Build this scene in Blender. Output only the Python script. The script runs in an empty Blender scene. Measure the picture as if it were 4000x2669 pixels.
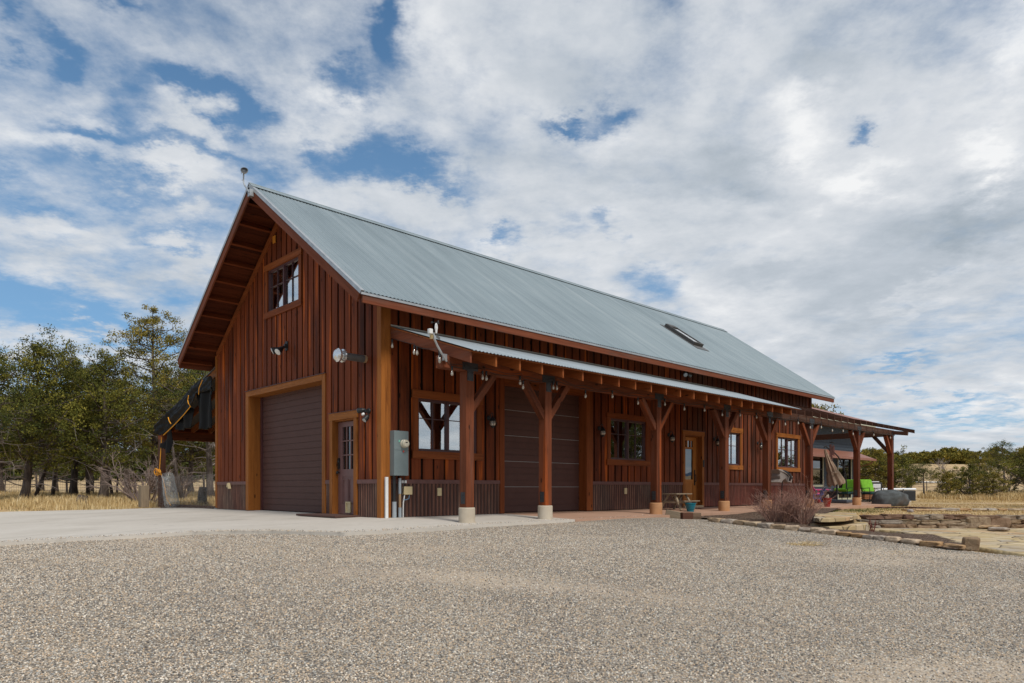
import bpy, bmesh, math, random
import numpy as np
from mathutils import Vector, Matrix, noise, Euler
R=math.radians
sc=bpy.context.scene
# ---------------- camera ----------------
CX,CY,YAW,H0=-7.8501,-11.9427,R(46.0831),0.6
FPX,V0=2719.3,1906.5
cam=bpy.data.cameras.new("camera"); camo=bpy.data.objects.new("camera",cam)
sc.collection.objects.link(camo); sc.camera=camo
camo.location=(CX,CY,H0); camo.rotation_euler=(R(90),0,YAW-R(90))
cam.sensor_width=36; cam.lens=FPX/4000*36; cam.shift_y=(V0-1334.5)/4000
cam.clip_start=.1; cam.clip_end=3000
# ---------------- look ----------------
sc.view_settings.view_transform='Standard'; sc.view_settings.look='None'
sc.view_settings.exposure=0; sc.view_settings.gamma=1
try: sc.view_settings.use_curve_mapping=False
except Exception: pass
# ---------------- sun ----------------
SUN_EL,SUN_AZ=52,-100   # azimuth: direction towards the sun, degrees from +x
sd=Vector((math.cos(R(SUN_EL))*math.cos(R(SUN_AZ)),math.cos(R(SUN_EL))*math.sin(R(SUN_AZ)),math.sin(R(SUN_EL))))
sl=bpy.data.lights.new("sun",'SUN'); sl.energy=2.8; sl.angle=R(14); sl.color=(1,.95,.88)
so=bpy.data.objects.new("sun",sl); sc.collection.objects.link(so); so.location=(0,-20,30)
so.rotation_euler=(-sd).to_track_quat('-Z','Y').to_euler()
# ---------------- node helper ----------------
class NT:
    def __init__(s,tree): s.t=tree; s.t.nodes.clear()
    def n(s,ty,ins=None,out=0,**props):
        nd=s.t.nodes.new(ty)
        for k,v in props.items(): setattr(nd,k,v)
        for k,v in (ins or {}).items():
            if isinstance(v,bpy.types.NodeSocket): s.t.links.new(v,nd.inputs[k])
            else: nd.inputs[k].default_value=v
        return nd.outputs[out] if out is not None else nd
    def m(s,op,a,b=0.0,c=None,clamp=False):
        i={0:a,1:b}
        if c is not None: i[2]=c
        return s.n('ShaderNodeMath',i,operation=op,use_clamp=clamp)
    def v(s,op,a,b=(0,0,0),out=0,sc=None):
        i={0:a,1:b}
        if sc is not None: i={0:a,3:sc}
        return s.n('ShaderNodeVectorMath',i,out,operation=op)
    def noise(s,vec,scale,detail=3,rough=.5,dist=0,col=False):
        return s.n('ShaderNodeTexNoise',{'Vector':vec,'Scale':scale,'Detail':detail,'Roughness':rough,'Distortion':dist},1 if col else 0)
    def ramp(s,f,pts):
        nd=s.n('ShaderNodeValToRGB',{0:f},None); cr=nd.color_ramp
        while len(cr.elements)<len(pts): cr.elements.new(.5)
        for e,(p,c) in zip(cr.elements,pts):
            e.position=p; e.color=(c[0],c[1],c[2],1) if hasattr(c,'__len__') else (c,c,c,1)
        return nd.outputs[0]
    def mix(s,f,a,b,mode='MIX'):
        def c(x): return x if isinstance(x,bpy.types.NodeSocket) else (x[0],x[1],x[2],1)
        nd=s.n('ShaderNodeMix',None,None,data_type='RGBA',blend_type=mode,clamp_result=False)
        for k,v in ((0,f),(6,c(a)),(7,c(b))):
            if isinstance(v,bpy.types.NodeSocket): s.t.links.new(v,nd.inputs[k])
            else: nd.inputs[k].default_value=v
        return nd.outputs[2]
    def map(s,f,a,b,c=0.,d=1.,smooth=False):
        return s.n('ShaderNodeMapRange',{0:f,1:a,2:b,3:c,4:d},interpolation_type='SMOOTHSTEP' if smooth else 'LINEAR')
# ---------------- world: daylight sky with broken cloud ----------------
w=bpy.data.worlds.new("World"); sc.world=w; w.use_nodes=True
N=NT(w.node_tree)
def pix_az(u,v):   # azimuth (from the middle of the view, to the right) and elevation of a direction
    a=(u-2000)/FPX; b=(V0-v)/FPX
    return math.atan(a), math.atan(b/math.hypot(1,a))
d=N.n('ShaderNodeTexCoord',None,0)
F=(math.cos(YAW),math.sin(YAW),0); Rt=(math.sin(YAW),-math.cos(YAW),0)
x_=N.v('DOT_PRODUCT',d,Rt,out=1); y_=N.v('DOT_PRODUCT',d,F,out=1)
sep=N.n('ShaderNodeSeparateXYZ',{0:d},None); z_=sep.outputs[2]
az=N.m('ARCTAN2',x_,y_); el=N.m('ARCSINE',z_)
pl=N.m('ADD',N.m('MAXIMUM',z_,0.0),.16)
P=N.n('ShaderNodeCombineXYZ',{0:N.m('DIVIDE',x_,pl),1:N.m('DIVIDE',y_,pl),2:0.0})
wn=N.noise(P,3.4,6,.65,col=True)
wv=N.v('SCALE',N.v('SUBTRACT',wn,(.5,.5,.5)),sc=.20)
AE=N.v('ADD',N.n('ShaderNodeCombineXYZ',{0:az,1:el,2:0.0}),wv)
AE=N.v('MULTIPLY',AE,(1,1,0))
def blobs(lst):
    tot=None
    for (u,v,ru,rv,s) in lst:
        a0,e0=pix_az(u,v); k=1/(1+((u-2000)/FPX)**2); ra=ru/FPX*k; re=rv/FPX*math.sqrt(k)
        t=N.v('MULTIPLY',N.v('SUBTRACT',AE,(a0,e0,0)),(1/ra,1/re,0))
        g=N.m('EXPONENT',N.m('MULTIPLY',N.v('DOT_PRODUCT',t,t,out=1),-1.0))
        tot=N.m('MULTIPLY_ADD',g,s*.92,tot if tot is not None else 0.0)
    return tot
holes=[(442,17,120,35,-.30),(25,100,60,40,-.25),(238,179,90,45,-.3),(766,323,170,60,-.42),(919,420,80,90,-.35),(476,408,90,110,-.28),
 (380,553,150,45,-.42),(600,545,120,50,-.42),(817,620,120,45,-.35),(1532,162,80,120,-.48),(1379,290,75,80,-.42),(1270,230,70,50,-.3),(1404,600,230,75,-.45),
 (1660,681,130,50,-.4),(1191,579,60,50,-.3),(1560,25,50,50,-.3),(1000,720,110,70,-.3),
 (2221,451,85,32,-.50),(2383,408,75,60,-.50),(2562,68,90,60,-.22),(2264,34,80,30,-.2),(3430,510,60,30,-.46),(2366,919,45,45,-.34),(2528,1106,110,80,-.36),(2017,936,60,50,-.3),(2250,950,70,60,-.26),
 (3489,1464,170,30,-.4),(3694,1583,170,45,-.42),(3898,1640,150,40,-.3),(3280,1600,130,40,-.3),(1970,905,40,40,-.3),
 (500,760,330,70,-.30),(250,1180,420,80,-.36),(700,960,160,50,-.33),(560,1300,420,60,-.34),(80,800,160,50,-.22),(1080,860,150,60,-.28),
 (766,477,140,70,.30),(698,664,160,55,.34),(200,960,220,60,.25),(780,835,110,32,.28),(749,1050,130,60,.32),(350,1365,600,45,.25),(330,480,300,60,.2),(250,640,240,70,.25),
 (1500,800,300,70,.26),(1150,470,110,160,.25),(1330,430,80,90,.2),(3000,900,900,500,.16)]
S_=blobs(holes)
fb=N.noise(P,1.5,7,.62,.25); fb2=N.noise(P,6.0,6,.62)
fine=N.noise(P,17.0,5,.65)
bias=N.map(az,.08,-.40,.69,.50,True)
cov=N.m('ADD',N.m('ADD',N.m('MULTIPLY_ADD',N.m('SUBTRACT',fb,.5),.85,bias),S_),N.m('ADD',N.m('MULTIPLY',N.m('SUBTRACT',fb2,.5),.62),N.m('MULTIPLY',N.m('SUBTRACT',fine,.5),.30)))
mask=N.map(cov,.15,.80,0,1,True)
dark=blobs([(2919,655,300,110,.62),(3830,870,380,150,.75),(3191,255,150,80,.4),(3021,1047,200,70,.3),(3350,1150,260,80,.2),(2500,760,150,80,.15),(500,1450,300,40,.1),
 (3132,528,150,130,-.50),(3900,638,130,110,-.50),(3960,110,160,190,-.45),(3330,700,130,60,-.3),(3600,1190,130,40,-.25),(2350,560,150,70,-.25),(1750,150,200,200,-.2),(1150,420,150,100,-.15)])
shade=N.m('ADD',N.m('ADD',N.m('MULTIPLY',N.m('SUBTRACT',N.noise(P,1.1,4,.5),.5),.9),N.m('MULTIPLY',dark,.9)),N.m('MULTIPLY_ADD',N.m('SUBTRACT',fb2,.5),.45,.38))
fbo=N.noise(N.v('ADD',P,(-.10,.07,0)),1.5,7,.62,.25); fb2o=N.noise(N.v('ADD',P,(-.035,.025,0)),6.0,6,.62)
shade=N.m('ADD',shade,N.m('ADD',N.m('MULTIPLY',N.m('SUBTRACT',fbo,fb),1.1),N.m('MULTIPLY',N.m('SUBTRACT',fb2o,fb2),.55)))
cloud=N.ramp(shade,[(0,(.90,.91,.92)),(.25,(.70,.73,.77)),(.55,(.53,.58,.64)),(1,(.36,.42,.48))])
sky=N.n('ShaderNodeTexSky',{},0,sky_type='NISHITA',sun_disc=False,sun_elevation=R(SUN_EL),sun_rotation=R(90-SUN_AZ),altitude=2000,air_density=1.0,dust_density=.6,ozone_density=1.6)
SKYK=0.08
blue=N.mix(1.0,sky,(.66,1.26,1.52),'MULTIPLY')
hz=N.map(el,0.0,.75,.62,0.10,True)
blue=N.mix(hz,blue,(.29/SKYK,.45/SKYK,.63/SKYK))
cl=N.mix(1.0,cloud,(1/SKYK,1/SKYK,1/SKYK),'MULTIPLY')
col=N.mix(mask,blue,cl)
bg=N.n('ShaderNodeBackground',{0:col,1:SKYK})
N.n('ShaderNodeOutputWorld',{0:bg},None)
w.cycles.sampling_method='MANUAL'; w.cycles.sample_map_resolution=512
# ---------------- mesh helpers ----------------
rnd=random.Random(7)
COL=sc.collection
class MB:
    """collects boxes, tubes and polygons and links them as one mesh"""
    def __init__(s): s.v=[];s.f=[];s.r=[];s.g=[];s.mi=[];s.cur=0
    def add(s,verts,faces,r=None,gc=None):
        o=len(s.v); r=rnd.random() if r is None else r
        s.v+= [tuple(p) for p in verts]; s.f+=[tuple(i+o for i in f) for f in faces]; s.r+=[r]*len(verts)
        s.g+= [tuple(p) for p in (gc if gc is not None else verts)]; s.mi+=[s.cur]*len(faces)
    def hexa(s,p,r=None,grain=None):
        # p: 8 points, bottom 4 then top 4 (same order)
        off=Vector((rnd.random()*40,rnd.random()*40,rnd.random()*40))
        p=[Vector(q) for q in p]
        if grain is None:
            e=[(p[1]-p[0]).length,(p[3]-p[0]).length,(p[4]-p[0]).length]; grain=e.index(max(e))
        ax=[(p[1]-p[0]),(p[3]-p[0]),(p[4]-p[0])]; ax=[a.normalized() if a.length>1e-6 else Vector((0,0,1)) for a in ax]
        o=[(1,2,0),(2,0,1),(0,1,2)][grain]
        gc=[Vector((ax[o[0]].dot(q-p[0]),ax[o[1]].dot(q-p[0]),ax[o[2]].dot(q-p[0])))+off for q in p]
        s.add(p,[(0,3,2,1),(4,5,6,7),(0,1,5,4),(1,2,6,5),(2,3,7,6),(3,0,4,7)],r,gc)
    def box(s,x0,x1,y0,y1,z0,z1,r=None,grain=None):
        s.hexa([(x0,y0,z0),(x1,y0,z0),(x1,y1,z0),(x0,y1,z0),(x0,y0,z1),(x1,y0,z1),(x1,y1,z1),(x0,y1,z1)],r,grain)
    def bar(s,a,b,wd,hg,up=(0,0,1),r=None):
        a=Vector(a);b=Vector(b);d=(b-a).normalized();u=Vector(up);sd=d.cross(u).normalized();u=sd.cross(d)
        q=[(-wd/2,-hg/2),(wd/2,-hg/2),(wd/2,hg/2),(-wd/2,hg/2)]
        s.hexa([a+sd*i+u*j for i,j in q]+[b+sd*i+u*j for i,j in q],r,2)
    def tube(s,pts,rad,n=8,r=None,cap=True,up=None):
        pts=[Vector(p) for p in pts]; rr=rad if hasattr(rad,'__len__') else [rad]*len(pts)
        V=[];Fc=[];prev=None
        for i,p in enumerate(pts):
            t=(pts[min(i+1,len(pts)-1)]-pts[max(i-1,0)]).normalized()
            if prev is None:
                a=Vector((0,0,1)) if abs(t.z)<.9 else Vector((1,0,0)); prev=t.cross(a).normalized()
            prev=(prev-t*prev.dot(t)); prev=prev.normalized() if prev.length>1e-6 else t.orthogonal().normalized()
            b=t.cross(prev)
            for k in range(n):
                an=2*math.pi*k/n; V.append(p+(prev*math.cos(an)+b*math.sin(an))*rr[i])
        for i in range(len(pts)-1):
            for k in range(n):
                k2=(k+1)%n; Fc.append((i*n+k,i*n+k2,(i+1)*n+k2,(i+1)*n+k))
        if cap: Fc.append(tuple(range(n-1,-1,-1))); Fc.append(tuple((len(pts)-1)*n+k for k in range(n)))
        s.add(V,Fc,r)
    def lathe(s,prof,o=(0,0,0),n=16,mat=None,r=None):
        o=Vector(o);V=[];Fc=[]
        for (rad,z) in prof:
            for k in range(n):
                an=2*math.pi*k/n; q=Vector((rad*math.cos(an),rad*math.sin(an),z))
                V.append((mat@q if mat else q)+o)
        for i in range(len(prof)-1):
            for k in range(n):
                k2=(k+1)%n; Fc.append((i*n+k,i*n+k2,(i+1)*n+k2,(i+1)*n+k))
        Fc.append(tuple(range(n-1,-1,-1)));Fc.append(tuple((len(prof)-1)*n+k for k in range(n)))
        s.add(V,Fc,r)
    def poly(s,pts,r=None): s.add(pts,[tuple(range(len(pts)))],r)
    def rock(s,c,size,seed=0,sub=3,rough=.18,sq=.65,rot=0):
        bm=bmesh.new(); bmesh.ops.create_icosphere(bm,subdivisions=sub,radius=1)
        V=[];o=Vector((seed*7.3,seed*3.1,seed))
        for v in bm.verts:
            p=Vector([math.copysign(abs(t)**sq,t) for t in v.co])
            k=1+rough*noise.noise(p*1.1+o)+rough*.5*noise.noise(p*3+o)
            q=Vector((p.x*size[0]*k,p.y*size[1]*k,p.z*size[2]*k))
            q.rotate(Euler((0,0,rot))); V.append(q+Vector(c))
        Fc=[tuple(v.index for v in f.verts) for f in bm.faces]; bm.free()
        s.add(V,Fc)
    def build(s,name,mats,parent=None,smooth=False,loc=None,bevel=0,**tags):
        me=bpy.data.meshes.new(name); me.from_pydata([tuple(v) for v in s.v],[],s.f)
        if not isinstance(mats,(list,tuple)): mats=[mats]
        for m in mats: me.materials.append(m)
        if len(mats)>1: me.polygons.foreach_set('material_index',s.mi)
        a=me.attributes.new('rnd','FLOAT','POINT'); a.data.foreach_set('value',s.r)
        g=me.attributes.new('gc','FLOAT_VECTOR','POINT'); g.data.foreach_set('vector',np.array([tuple(q) for q in s.g],dtype=np.float32).ravel())
        if smooth: me.polygons.foreach_set('use_smooth',[True]*len(me.polygons))
        me.update(); o=bpy.data.objects.new(name,me); COL.objects.link(o)
        if loc: o.location=loc
        if parent: put(o,parent)
        if bevel:
            b=o.modifiers.new('edge','BEVEL'); b.width=bevel; b.segments=2; b.limit_method='ANGLE'
        if smooth=='auto':
            pass
        for k,v in tags.items(): o[k]=v
        return o
def put(o,parent):
    o.parent=parent
    q=Matrix.Identity(4); p=parent
    L=[]
    while p: L.append(p); p=p.parent
    for p in reversed(L): q=q@p.matrix_parent_inverse@Matrix.LocRotScale(p.location,p.rotation_euler,p.scale)
    o.matrix_parent_inverse=q.inverted()
def thing(name,label,cat,loc=(0,0,0),group=None):
    o=bpy.data.objects.new(name,None); COL.objects.link(o); o.location=loc; o.empty_display_size=.3
    o['label']=label; o['category']=cat
    if group: o['group']=group
    return o
def tag(o,label,cat,group=None):
    o['label']=label;o['category']=cat
    if group:o['group']=group
    return o
def copy_tree(o,loc=None,rotz=None,scale=None,label=None):
    """copy of a thing with its parts and sub-parts; parts were built in the thing's own coordinates"""
    r=o.copy(); COL.objects.link(r)
    if loc is not None: r.location=loc
    if rotz is not None: r.rotation_euler=(0,0,rotz)
    if scale is not None: r.scale=scale
    if label: r['label']=label
    for c in list(o.children):
        k=c.copy(); COL.objects.link(k); k.parent=r
        for g in list(c.children):
            q=g.copy(); COL.objects.link(q); q.parent=k
    return r
def local(o,parent):  # child whose mesh is in the parent's own coordinates
    o.parent=parent; return o
def npmesh(name,V,Fc,mat,rv=None,smooth=False):
    me=bpy.data.meshes.new(name); V=np.asarray(V,dtype=np.float32); Fc=np.asarray(Fc,dtype=np.int32); k=Fc.shape[1]
    me.vertices.add(len(V)); me.vertices.foreach_set('co',V.ravel())
    me.loops.add(Fc.size); me.loops.foreach_set('vertex_index',Fc.ravel())
    me.polygons.add(len(Fc)); me.polygons.foreach_set('loop_start',np.arange(0,Fc.size,k,dtype=np.int32))
    try: me.polygons.foreach_set('loop_total',np.full(len(Fc),k,dtype=np.int32))
    except Exception: pass
    for m in (mat if isinstance(mat,(list,tuple)) else [mat]): me.materials.append(m)
    if rv is not None:
        a=me.attributes.new('rnd','FLOAT','POINT'); a.data.foreach_set('value',np.asarray(rv,dtype=np.float32))
    if smooth: me.polygons.foreach_set('use_smooth',np.ones(len(Fc),dtype=bool))
    me.update(calc_edges=True); me.validate()
    o=bpy.data.objects.new(name,me); COL.objects.link(o); return o
# ---------------- materials ----------------
def mat(name):
    m=bpy.data.materials.new(name); m.use_nodes=True; return m,NT(m.node_tree)
def fin(n,col,rough=.6,bump=None,bs=.3,bd=.01,metal=0,spec=.5,extra=None):
    i={'Base Color':col if isinstance(col,bpy.types.NodeSocket) else (*col,1),'Roughness':rough,'Metallic':metal,'Specular IOR Level':spec}
    if bump is not None:
        i['Normal']=n.n('ShaderNodeBump',{'Height':bump,'Strength':bs,'Distance':bd})
    if extra: i.update(extra)
    b=n.n('ShaderNodeBsdfPrincipled',i); n.n('ShaderNodeOutputMaterial',{0:b},None)
def attr(n,name,out=2): return n.n('ShaderNodeAttribute',None,out,attribute_name=name)
def plain(name,c,rough=.6,metal=0,spec=.5,var=.12,scale=8):
    m,n=mat(name); P=n.n('ShaderNodeTexCoord',None,3)
    f=n.noise(P,scale,4,.6); c2=n.mix(n.map(f,.3,.7),[x*(1-var) for x in c],[min(1,x*(1+var)) for x in c])
    fin(n,c2,rough,metal=metal,spec=spec,bump=f,bs=.08); return m
def wood(name,c1,c2,dark=(.02,.008,.005),streak=.55,hot=None,rough=.55,knots=True,weather=0.0):
    m,n=mat(name); G=attr(n,'gc',1); r=attr(n,'rnd',2)
    s1=n.noise(n.v('MULTIPLY',G,(14,14,.9)),1.0,5,.65,.4)
    s2=n.noise(n.v('MULTIPLY',G,(60,60,2.2)),1.0,4,.6)
    s3=n.noise(n.v('MULTIPLY',G,(3,3,.45)),1.0,3,.5)
    base=n.mix(r,c1,c2)
    base=n.mix(n.map(s1,.3,.75),base,n.mix(1.0,base,(.62,.58,.55),'MULTIPLY'))
    if hot: base=n.mix(n.m('MULTIPLY',n.map(n.noise(n.v('MULTIPLY',G,(7,7,.35)),1.0,3,.5),.57,.70,0,1,True),.8),base,hot)
    base=n.mix(n.m('MULTIPLY',n.map(s3,.52,.78,0,1,True),streak),base,dark)
    base=n.mix(n.m('MULTIPLY',n.map(s2,.5,.8),.35),base,n.mix(1.0,base,(.5,.45,.42),'MULTIPLY'))
    ck=n.noise(n.v('MULTIPLY',G,(26,26,.55)),1.0,3,.6,.2); ckm=n.m('MULTIPLY',n.map(n.m('ABSOLUTE',n.m('SUBTRACT',ck,.5)),.0,.022,1,0,True),n.map(s3,.42,.6,0,.8,True)); base=n.mix(ckm,base,dark)
    if weather: base=n.mix(n.m('MULTIPLY',n.map(n.noise(n.v('MULTIPLY',G,(5,5,.6)),1.0,4,.6),.5,.7,0,1,True),weather),base,(.13,.105,.09))
    if knots:
        vo=n.n('ShaderNodeTexVoronoi',{'Vector':n.v('MULTIPLY',G,(5.2,5.2,1.9)),'Scale':1.0},None)
        k=n.map(vo.outputs[0],.07,.13,1,0,True); base=n.mix(n.m('MULTIPLY',k,.85),base,(.018,.008,.005))
    fin(n,base,n.m('MULTIPLY_ADD',s1,.25,rough-.1),n.m('ADD',s1,n.m('MULTIPLY',s2,.5)),.35,.004,spec=.12)
    return m
M={}
M['boards']=wood('red_stained_boards',(.165,.039,.014),(.245,.060,.020),(.022,.010,.008),.75,hot=(.50,.11,.016),rough=.6)
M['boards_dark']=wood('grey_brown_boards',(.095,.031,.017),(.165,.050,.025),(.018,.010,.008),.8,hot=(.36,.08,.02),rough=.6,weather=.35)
M['groove']=plain('dark_board_groove',(.014,.006,.004),.95,spec=.1)
M['trim']=wood('amber_trim',(.31,.108,.024),(.40,.148,.034),(.10,.03,.01),.25,rough=.5)
M['trim2']=wood('brown_trim',(.23,.062,.020),(.31,.092,.026),(.06,.02,.01),.4,rough=.55)
M['timber']=wood('red_timber',(.145,.042,.019),(.215,.066,.030),(.035,.016,.010),.75,hot=(.34,.075,.016),rough=.65,weather=.15)
M['timber_old']=wood('weathered_timber',(.085,.040,.026),(.135,.060,.038),(.03,.015,.01),.5,rough=.7,weather=.6,knots=False)
M['rafter']=wood('rafter_wood',(.27,.075,.022),(.36,.11,.03),(.08,.025,.01),.3,rough=.6)
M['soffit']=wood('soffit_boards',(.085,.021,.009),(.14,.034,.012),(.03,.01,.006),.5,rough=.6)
M['fascia']=wood('fascia_board',(.19,.058,.028),(.225,.070,.034),(.07,.03,.018),.4,rough=.65,knots=False,weather=.25)
M['doorwood']=wood('oiled_door_wood',(.40,.155,.035),(.50,.20,.05),(.2,.07,.02),.3,rough=.4,knots=False)
M['greywood']=wood('weathered_grey_wood',(.30,.24,.17),(.40,.32,.22),(.10,.08,.06),.4,rough=.8)
M['cedar']=wood('cedar_slats',(.30,.13,.06),(.42,.2,.10),rough=.6)
M['frame']=plain('maroon_frame',(.075,.028,.030),.45)
M['garage']=plain('brown_garage_steel',(.092,.044,.036),.6,var=.08,scale=3,spec=.25)
M['door_brown']=plain('brown_door_paint',(.17,.085,.078),.5,var=.08,scale=5)
M['black']=plain('black_metal',(.012,.012,.013),.5)
M['bracket']=plain('blackened_steel',(.035,.036,.040),.5,metal=.3)
M['white']=plain('white_plastic',(.72,.72,.70),.45,var=.05)
M['cream']=plain('cream_plastic',(.62,.50,.28),.5,var=.05)
M['greysteel']=plain('grey_painted_steel',(.17,.215,.22),.5,var=.07,scale=4)
M['pvc']=plain('grey_pvc',(.32,.36,.39),.5,var=.06)
M['copper']=plain('tan_conduit',(.38,.24,.13),.5)
M['galv']=plain('galvanised_steel',(.42,.44,.45),.4,metal=.6)
M['chrome']=plain('bright_metal',(.75,.76,.76),.22,metal=.8,scale=20)
M['darkgrey']=plain('dark_grey_pipe',(.10,.095,.09),.5)
M['orange']=plain('orange_box_paint',(.55,.2,.02),.5)
M['teal']=plain('teal_glaze',(.005,.14,.19),.12,scale=6)
M['redglaze']=plain('red_glaze',(.27,.008,.010),.12,scale=6)
M['lime']=plain('lime_cushion',(.20,.47,.045),.9,var=.15,spec=.1)
M['pink']=plain('pink_plastic',(.85,.13,.36),.6,spec=.2)
M['bluep']=plain('blue_plastic',(.01,.12,.55),.4)
M['whitecover']=plain('white_spa_cover',(.80,.82,.84),.4,var=.03)
M['spa']=plain('charcoal_spa_panel',(.022,.025,.028),.5)
M['taupe']=plain('taupe_canvas',(.33,.235,.165),.85,var=.15,scale=10)
M['rope']=plain('yellow_rope',(.75,.32,.015),.7)
M['tarp']=plain('black_tarp',(.0035,.0035,.004),.55,spec=.15,var=.3)
M['rubber']=plain('brown_mat',(.075,.035,.025),.85)
M['plastic_grey']=plain('slate_plastic',(.055,.065,.085),.45)
M['cover']=plain('grey_canvas',(.23,.20,.18),.8)
M['coverl']=plain('pale_piping',(.55,.5,.45),.7)
M['bark']=None
def f_bark():
    m,n=mat('juniper_bark'); G=n.n('ShaderNodeTexCoord',None,3)
    a=n.noise(n.v('MULTIPLY',G,(22,22,2.5)),1.0,5,.65); b=n.noise(G,2.0,3,.5)
    c=n.ramp(a,[(.3,(.035,.026,.02)),(.55,(.13,.10,.082)),(.75,(.26,.22,.19))])
    c=n.mix(n.map(b,.4,.65),c,n.mix(1.0,c,(.5,.45,.42),'MULTIPLY'))
    fin(n,c,.9,a,.8,.03); return m
M['bark']=f_bark()
M['deadwood']=plain('bare_grey_twigs',(.27,.225,.20),.85,var=.3,scale=3)
M['twig']=None
def f_rv(name,cols,rough=.8,spec=.2,trans=0):
    m,n=mat(name); r=attr(n,'rnd',2); c=n.ramp(r,cols)
    fin(n,c,rough,spec=spec); return m
M['twig']=f_rv('red_brown_twigs',[(0,(.17,.095,.075)),(.5,(.29,.17,.135)),(1,(.46,.26,.18))])
M['redtwig']=f_rv('red_stems',[(0,(.13,.035,.03)),(1,(.22,.07,.05))])
M['leaf']=f_rv('juniper_foliage',[(0,(.018,.022,.007)),(.35,(.066,.074,.014)),(.7,(.155,.145,.022)),(1,(.31,.255,.045))],.85)
M['leaf2']=f_rv('darker_juniper_foliage',[(0,(.014,.022,.008)),(.4,(.056,.070,.015)),(.8,(.135,.135,.026)),(1,(.24,.21,.045))],.85)
M['leaf3']=f_rv('olive_brown_foliage',[(0,(.05,.048,.012)),(.4,(.15,.132,.022)),(.8,(.26,.20,.035)),(1,(.36,.26,.055))],.85)
M['grass']=f_rv('dry_grass_blades',[(0,(.30,.195,.08)),(.5,(.54,.39,.18)),(.85,(.72,.56,.30)),(1,(.82,.70,.44))],.9)
M['grassg']=f_rv('green_grass_blades',[(0,(.06,.085,.02)),(1,(.14,.15,.05))],.9)
def f_glass(name,dark=(.006,.007,.008),fac=.55,seethru=False):
    m,n=mat(name)
    lw=n.n('ShaderNodeLayerWeight',{0:.35},1)
    g=n.n('ShaderNodeBsdfGlossy',{'Color':(.92,.95,.97,1),'Roughness':.012})
    wv=n.noise(n.n('ShaderNodeTexCoord',None,3),1.6,2,.5)
    bp_=n.n('ShaderNodeBump',{'Height':wv,'Strength':.05,'Distance':.02}); n.t.links.new(bp_,g.node.inputs['Normal'])
    df=n.n('ShaderNodeBsdfTransparent',{0:(.75,.78,.76,1)}) if seethru else n.n('ShaderNodeBsdfDiffuse',{0:(*dark,1)})
    mx=n.n('ShaderNodeMixShader',{0:n.m('MULTIPLY_ADD',lw,.25,fac),1:df,2:g})
    n.n('ShaderNodeOutputMaterial',{0:mx},None); return m
M['glass']=f_glass('window_glass',fac=.50,seethru=True); M['glass_dim']=f_glass('dim_glass',(.006,.007,.008),.12)
M['bulb']=f_glass('clear_bulb',(.42,.37,.30),.15)
M['curtain']=plain('pale_green_curtain',(.35,.42,.32),.9)
def f_metalroof(name,a,b,c):
    m,n=mat(name); P=n.n('ShaderNodeTexCoord',None,3)
    st=n.noise(n.v('MULTIPLY',P,(5.0,.22,.22)),1.0,4,.6); st2=n.noise(n.v('MULTIPLY',P,(24,.5,.5)),1.0,3,.6)
    bl=n.noise(P,.35,4,.6); sp=n.noise(P,28,2,.5)
    cc=n.ramp(n.m('ADD',n.m('MULTIPLY',st,.6),n.m('MULTIPLY',bl,.4)),[(.34,a),(.5,b),(.66,c)])
    sx_=n.n('ShaderNodeSeparateXYZ',{0:P},None); wn_=n.n('ShaderNodeTexWhiteNoise',{'W':n.m('FLOOR',n.m('DIVIDE',sx_.outputs[0],.86))},0,noise_dimensions='1D')
    cc=n.mix(n.m('MULTIPLY',wn_,.16),cc,n.mix(1.0,cc,(.62,.64,.66),'MULTIPLY'))
    dx_=n.m('ABSOLUTE',n.m('SUBTRACT',n.m('FRACT',n.m('DIVIDE',sx_.outputs[0],.2625)),.5)); dy_=n.m('ABSOLUTE',n.m('SUBTRACT',n.m('FRACT',n.m('DIVIDE',sx_.outputs[1],.62)),.5))
    scw=n.m('MULTIPLY',n.m('LESS_THAN',dx_,.05),n.m('LESS_THAN',dy_,.016)); cc=n.mix(n.m('MULTIPLY',scw,.6),cc,(.10,.11,.12))
    cc=n.mix(n.m('MULTIPLY',n.map(st2,.55,.8),.35),cc,n.mix(1.0,cc,(.75,.76,.77),'MULTIPLY'))
    fin(n,cc,n.m('MULTIPLY_ADD',sp,.15,.40),metal=.35,spec=.4); return m
M['roofmetal']=f_metalroof('weathered_galvalume',(.205,.255,.275),(.255,.31,.33),(.32,.37,.385))
M['porchmetal']=f_metalroof('pale_galvalume',(.30,.345,.365),(.36,.405,.425),(.44,.48,.50))
def f_rust(nm='rusted_corrugated_steel',cols=[(.30,(.07,.034,.024)),(.5,(.155,.082,.054)),(.7,(.27,.175,.12))]):
    m,n=mat(nm); P=n.n('ShaderNodeTexCoord',None,3)
    a=n.noise(n.v('MULTIPLY',P,(9,9,1.3)),1.0,5,.65); b=n.noise(n.v('MULTIPLY',P,(1.1,1.1,.5)),1.0,3,.5)
    c=n.ramp(a,cols)
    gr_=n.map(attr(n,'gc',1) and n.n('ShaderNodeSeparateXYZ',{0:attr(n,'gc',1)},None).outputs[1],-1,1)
    c=n.mix(n.m('MULTIPLY',n.m('SUBTRACT',1.0,gr_),.95),c,(.03,.012,.008))  # groove dirt plus painted groove shade: colour darkens with corrugation depth
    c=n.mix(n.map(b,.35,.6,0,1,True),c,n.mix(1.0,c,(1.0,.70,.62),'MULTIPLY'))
    fin(n,c,.6,a,.2,.004,metal=.1); return m
M['rust']=f_rust(); M['rust2']=f_rust('red_rusted_steel',[(.3,(.10,.022,.014)),(.5,(.20,.055,.034)),(.7,(.30,.12,.075))]); M['rustcap']=plain('maroon_metal_trim',(.125,.05,.042),.55,var=.2)
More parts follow.
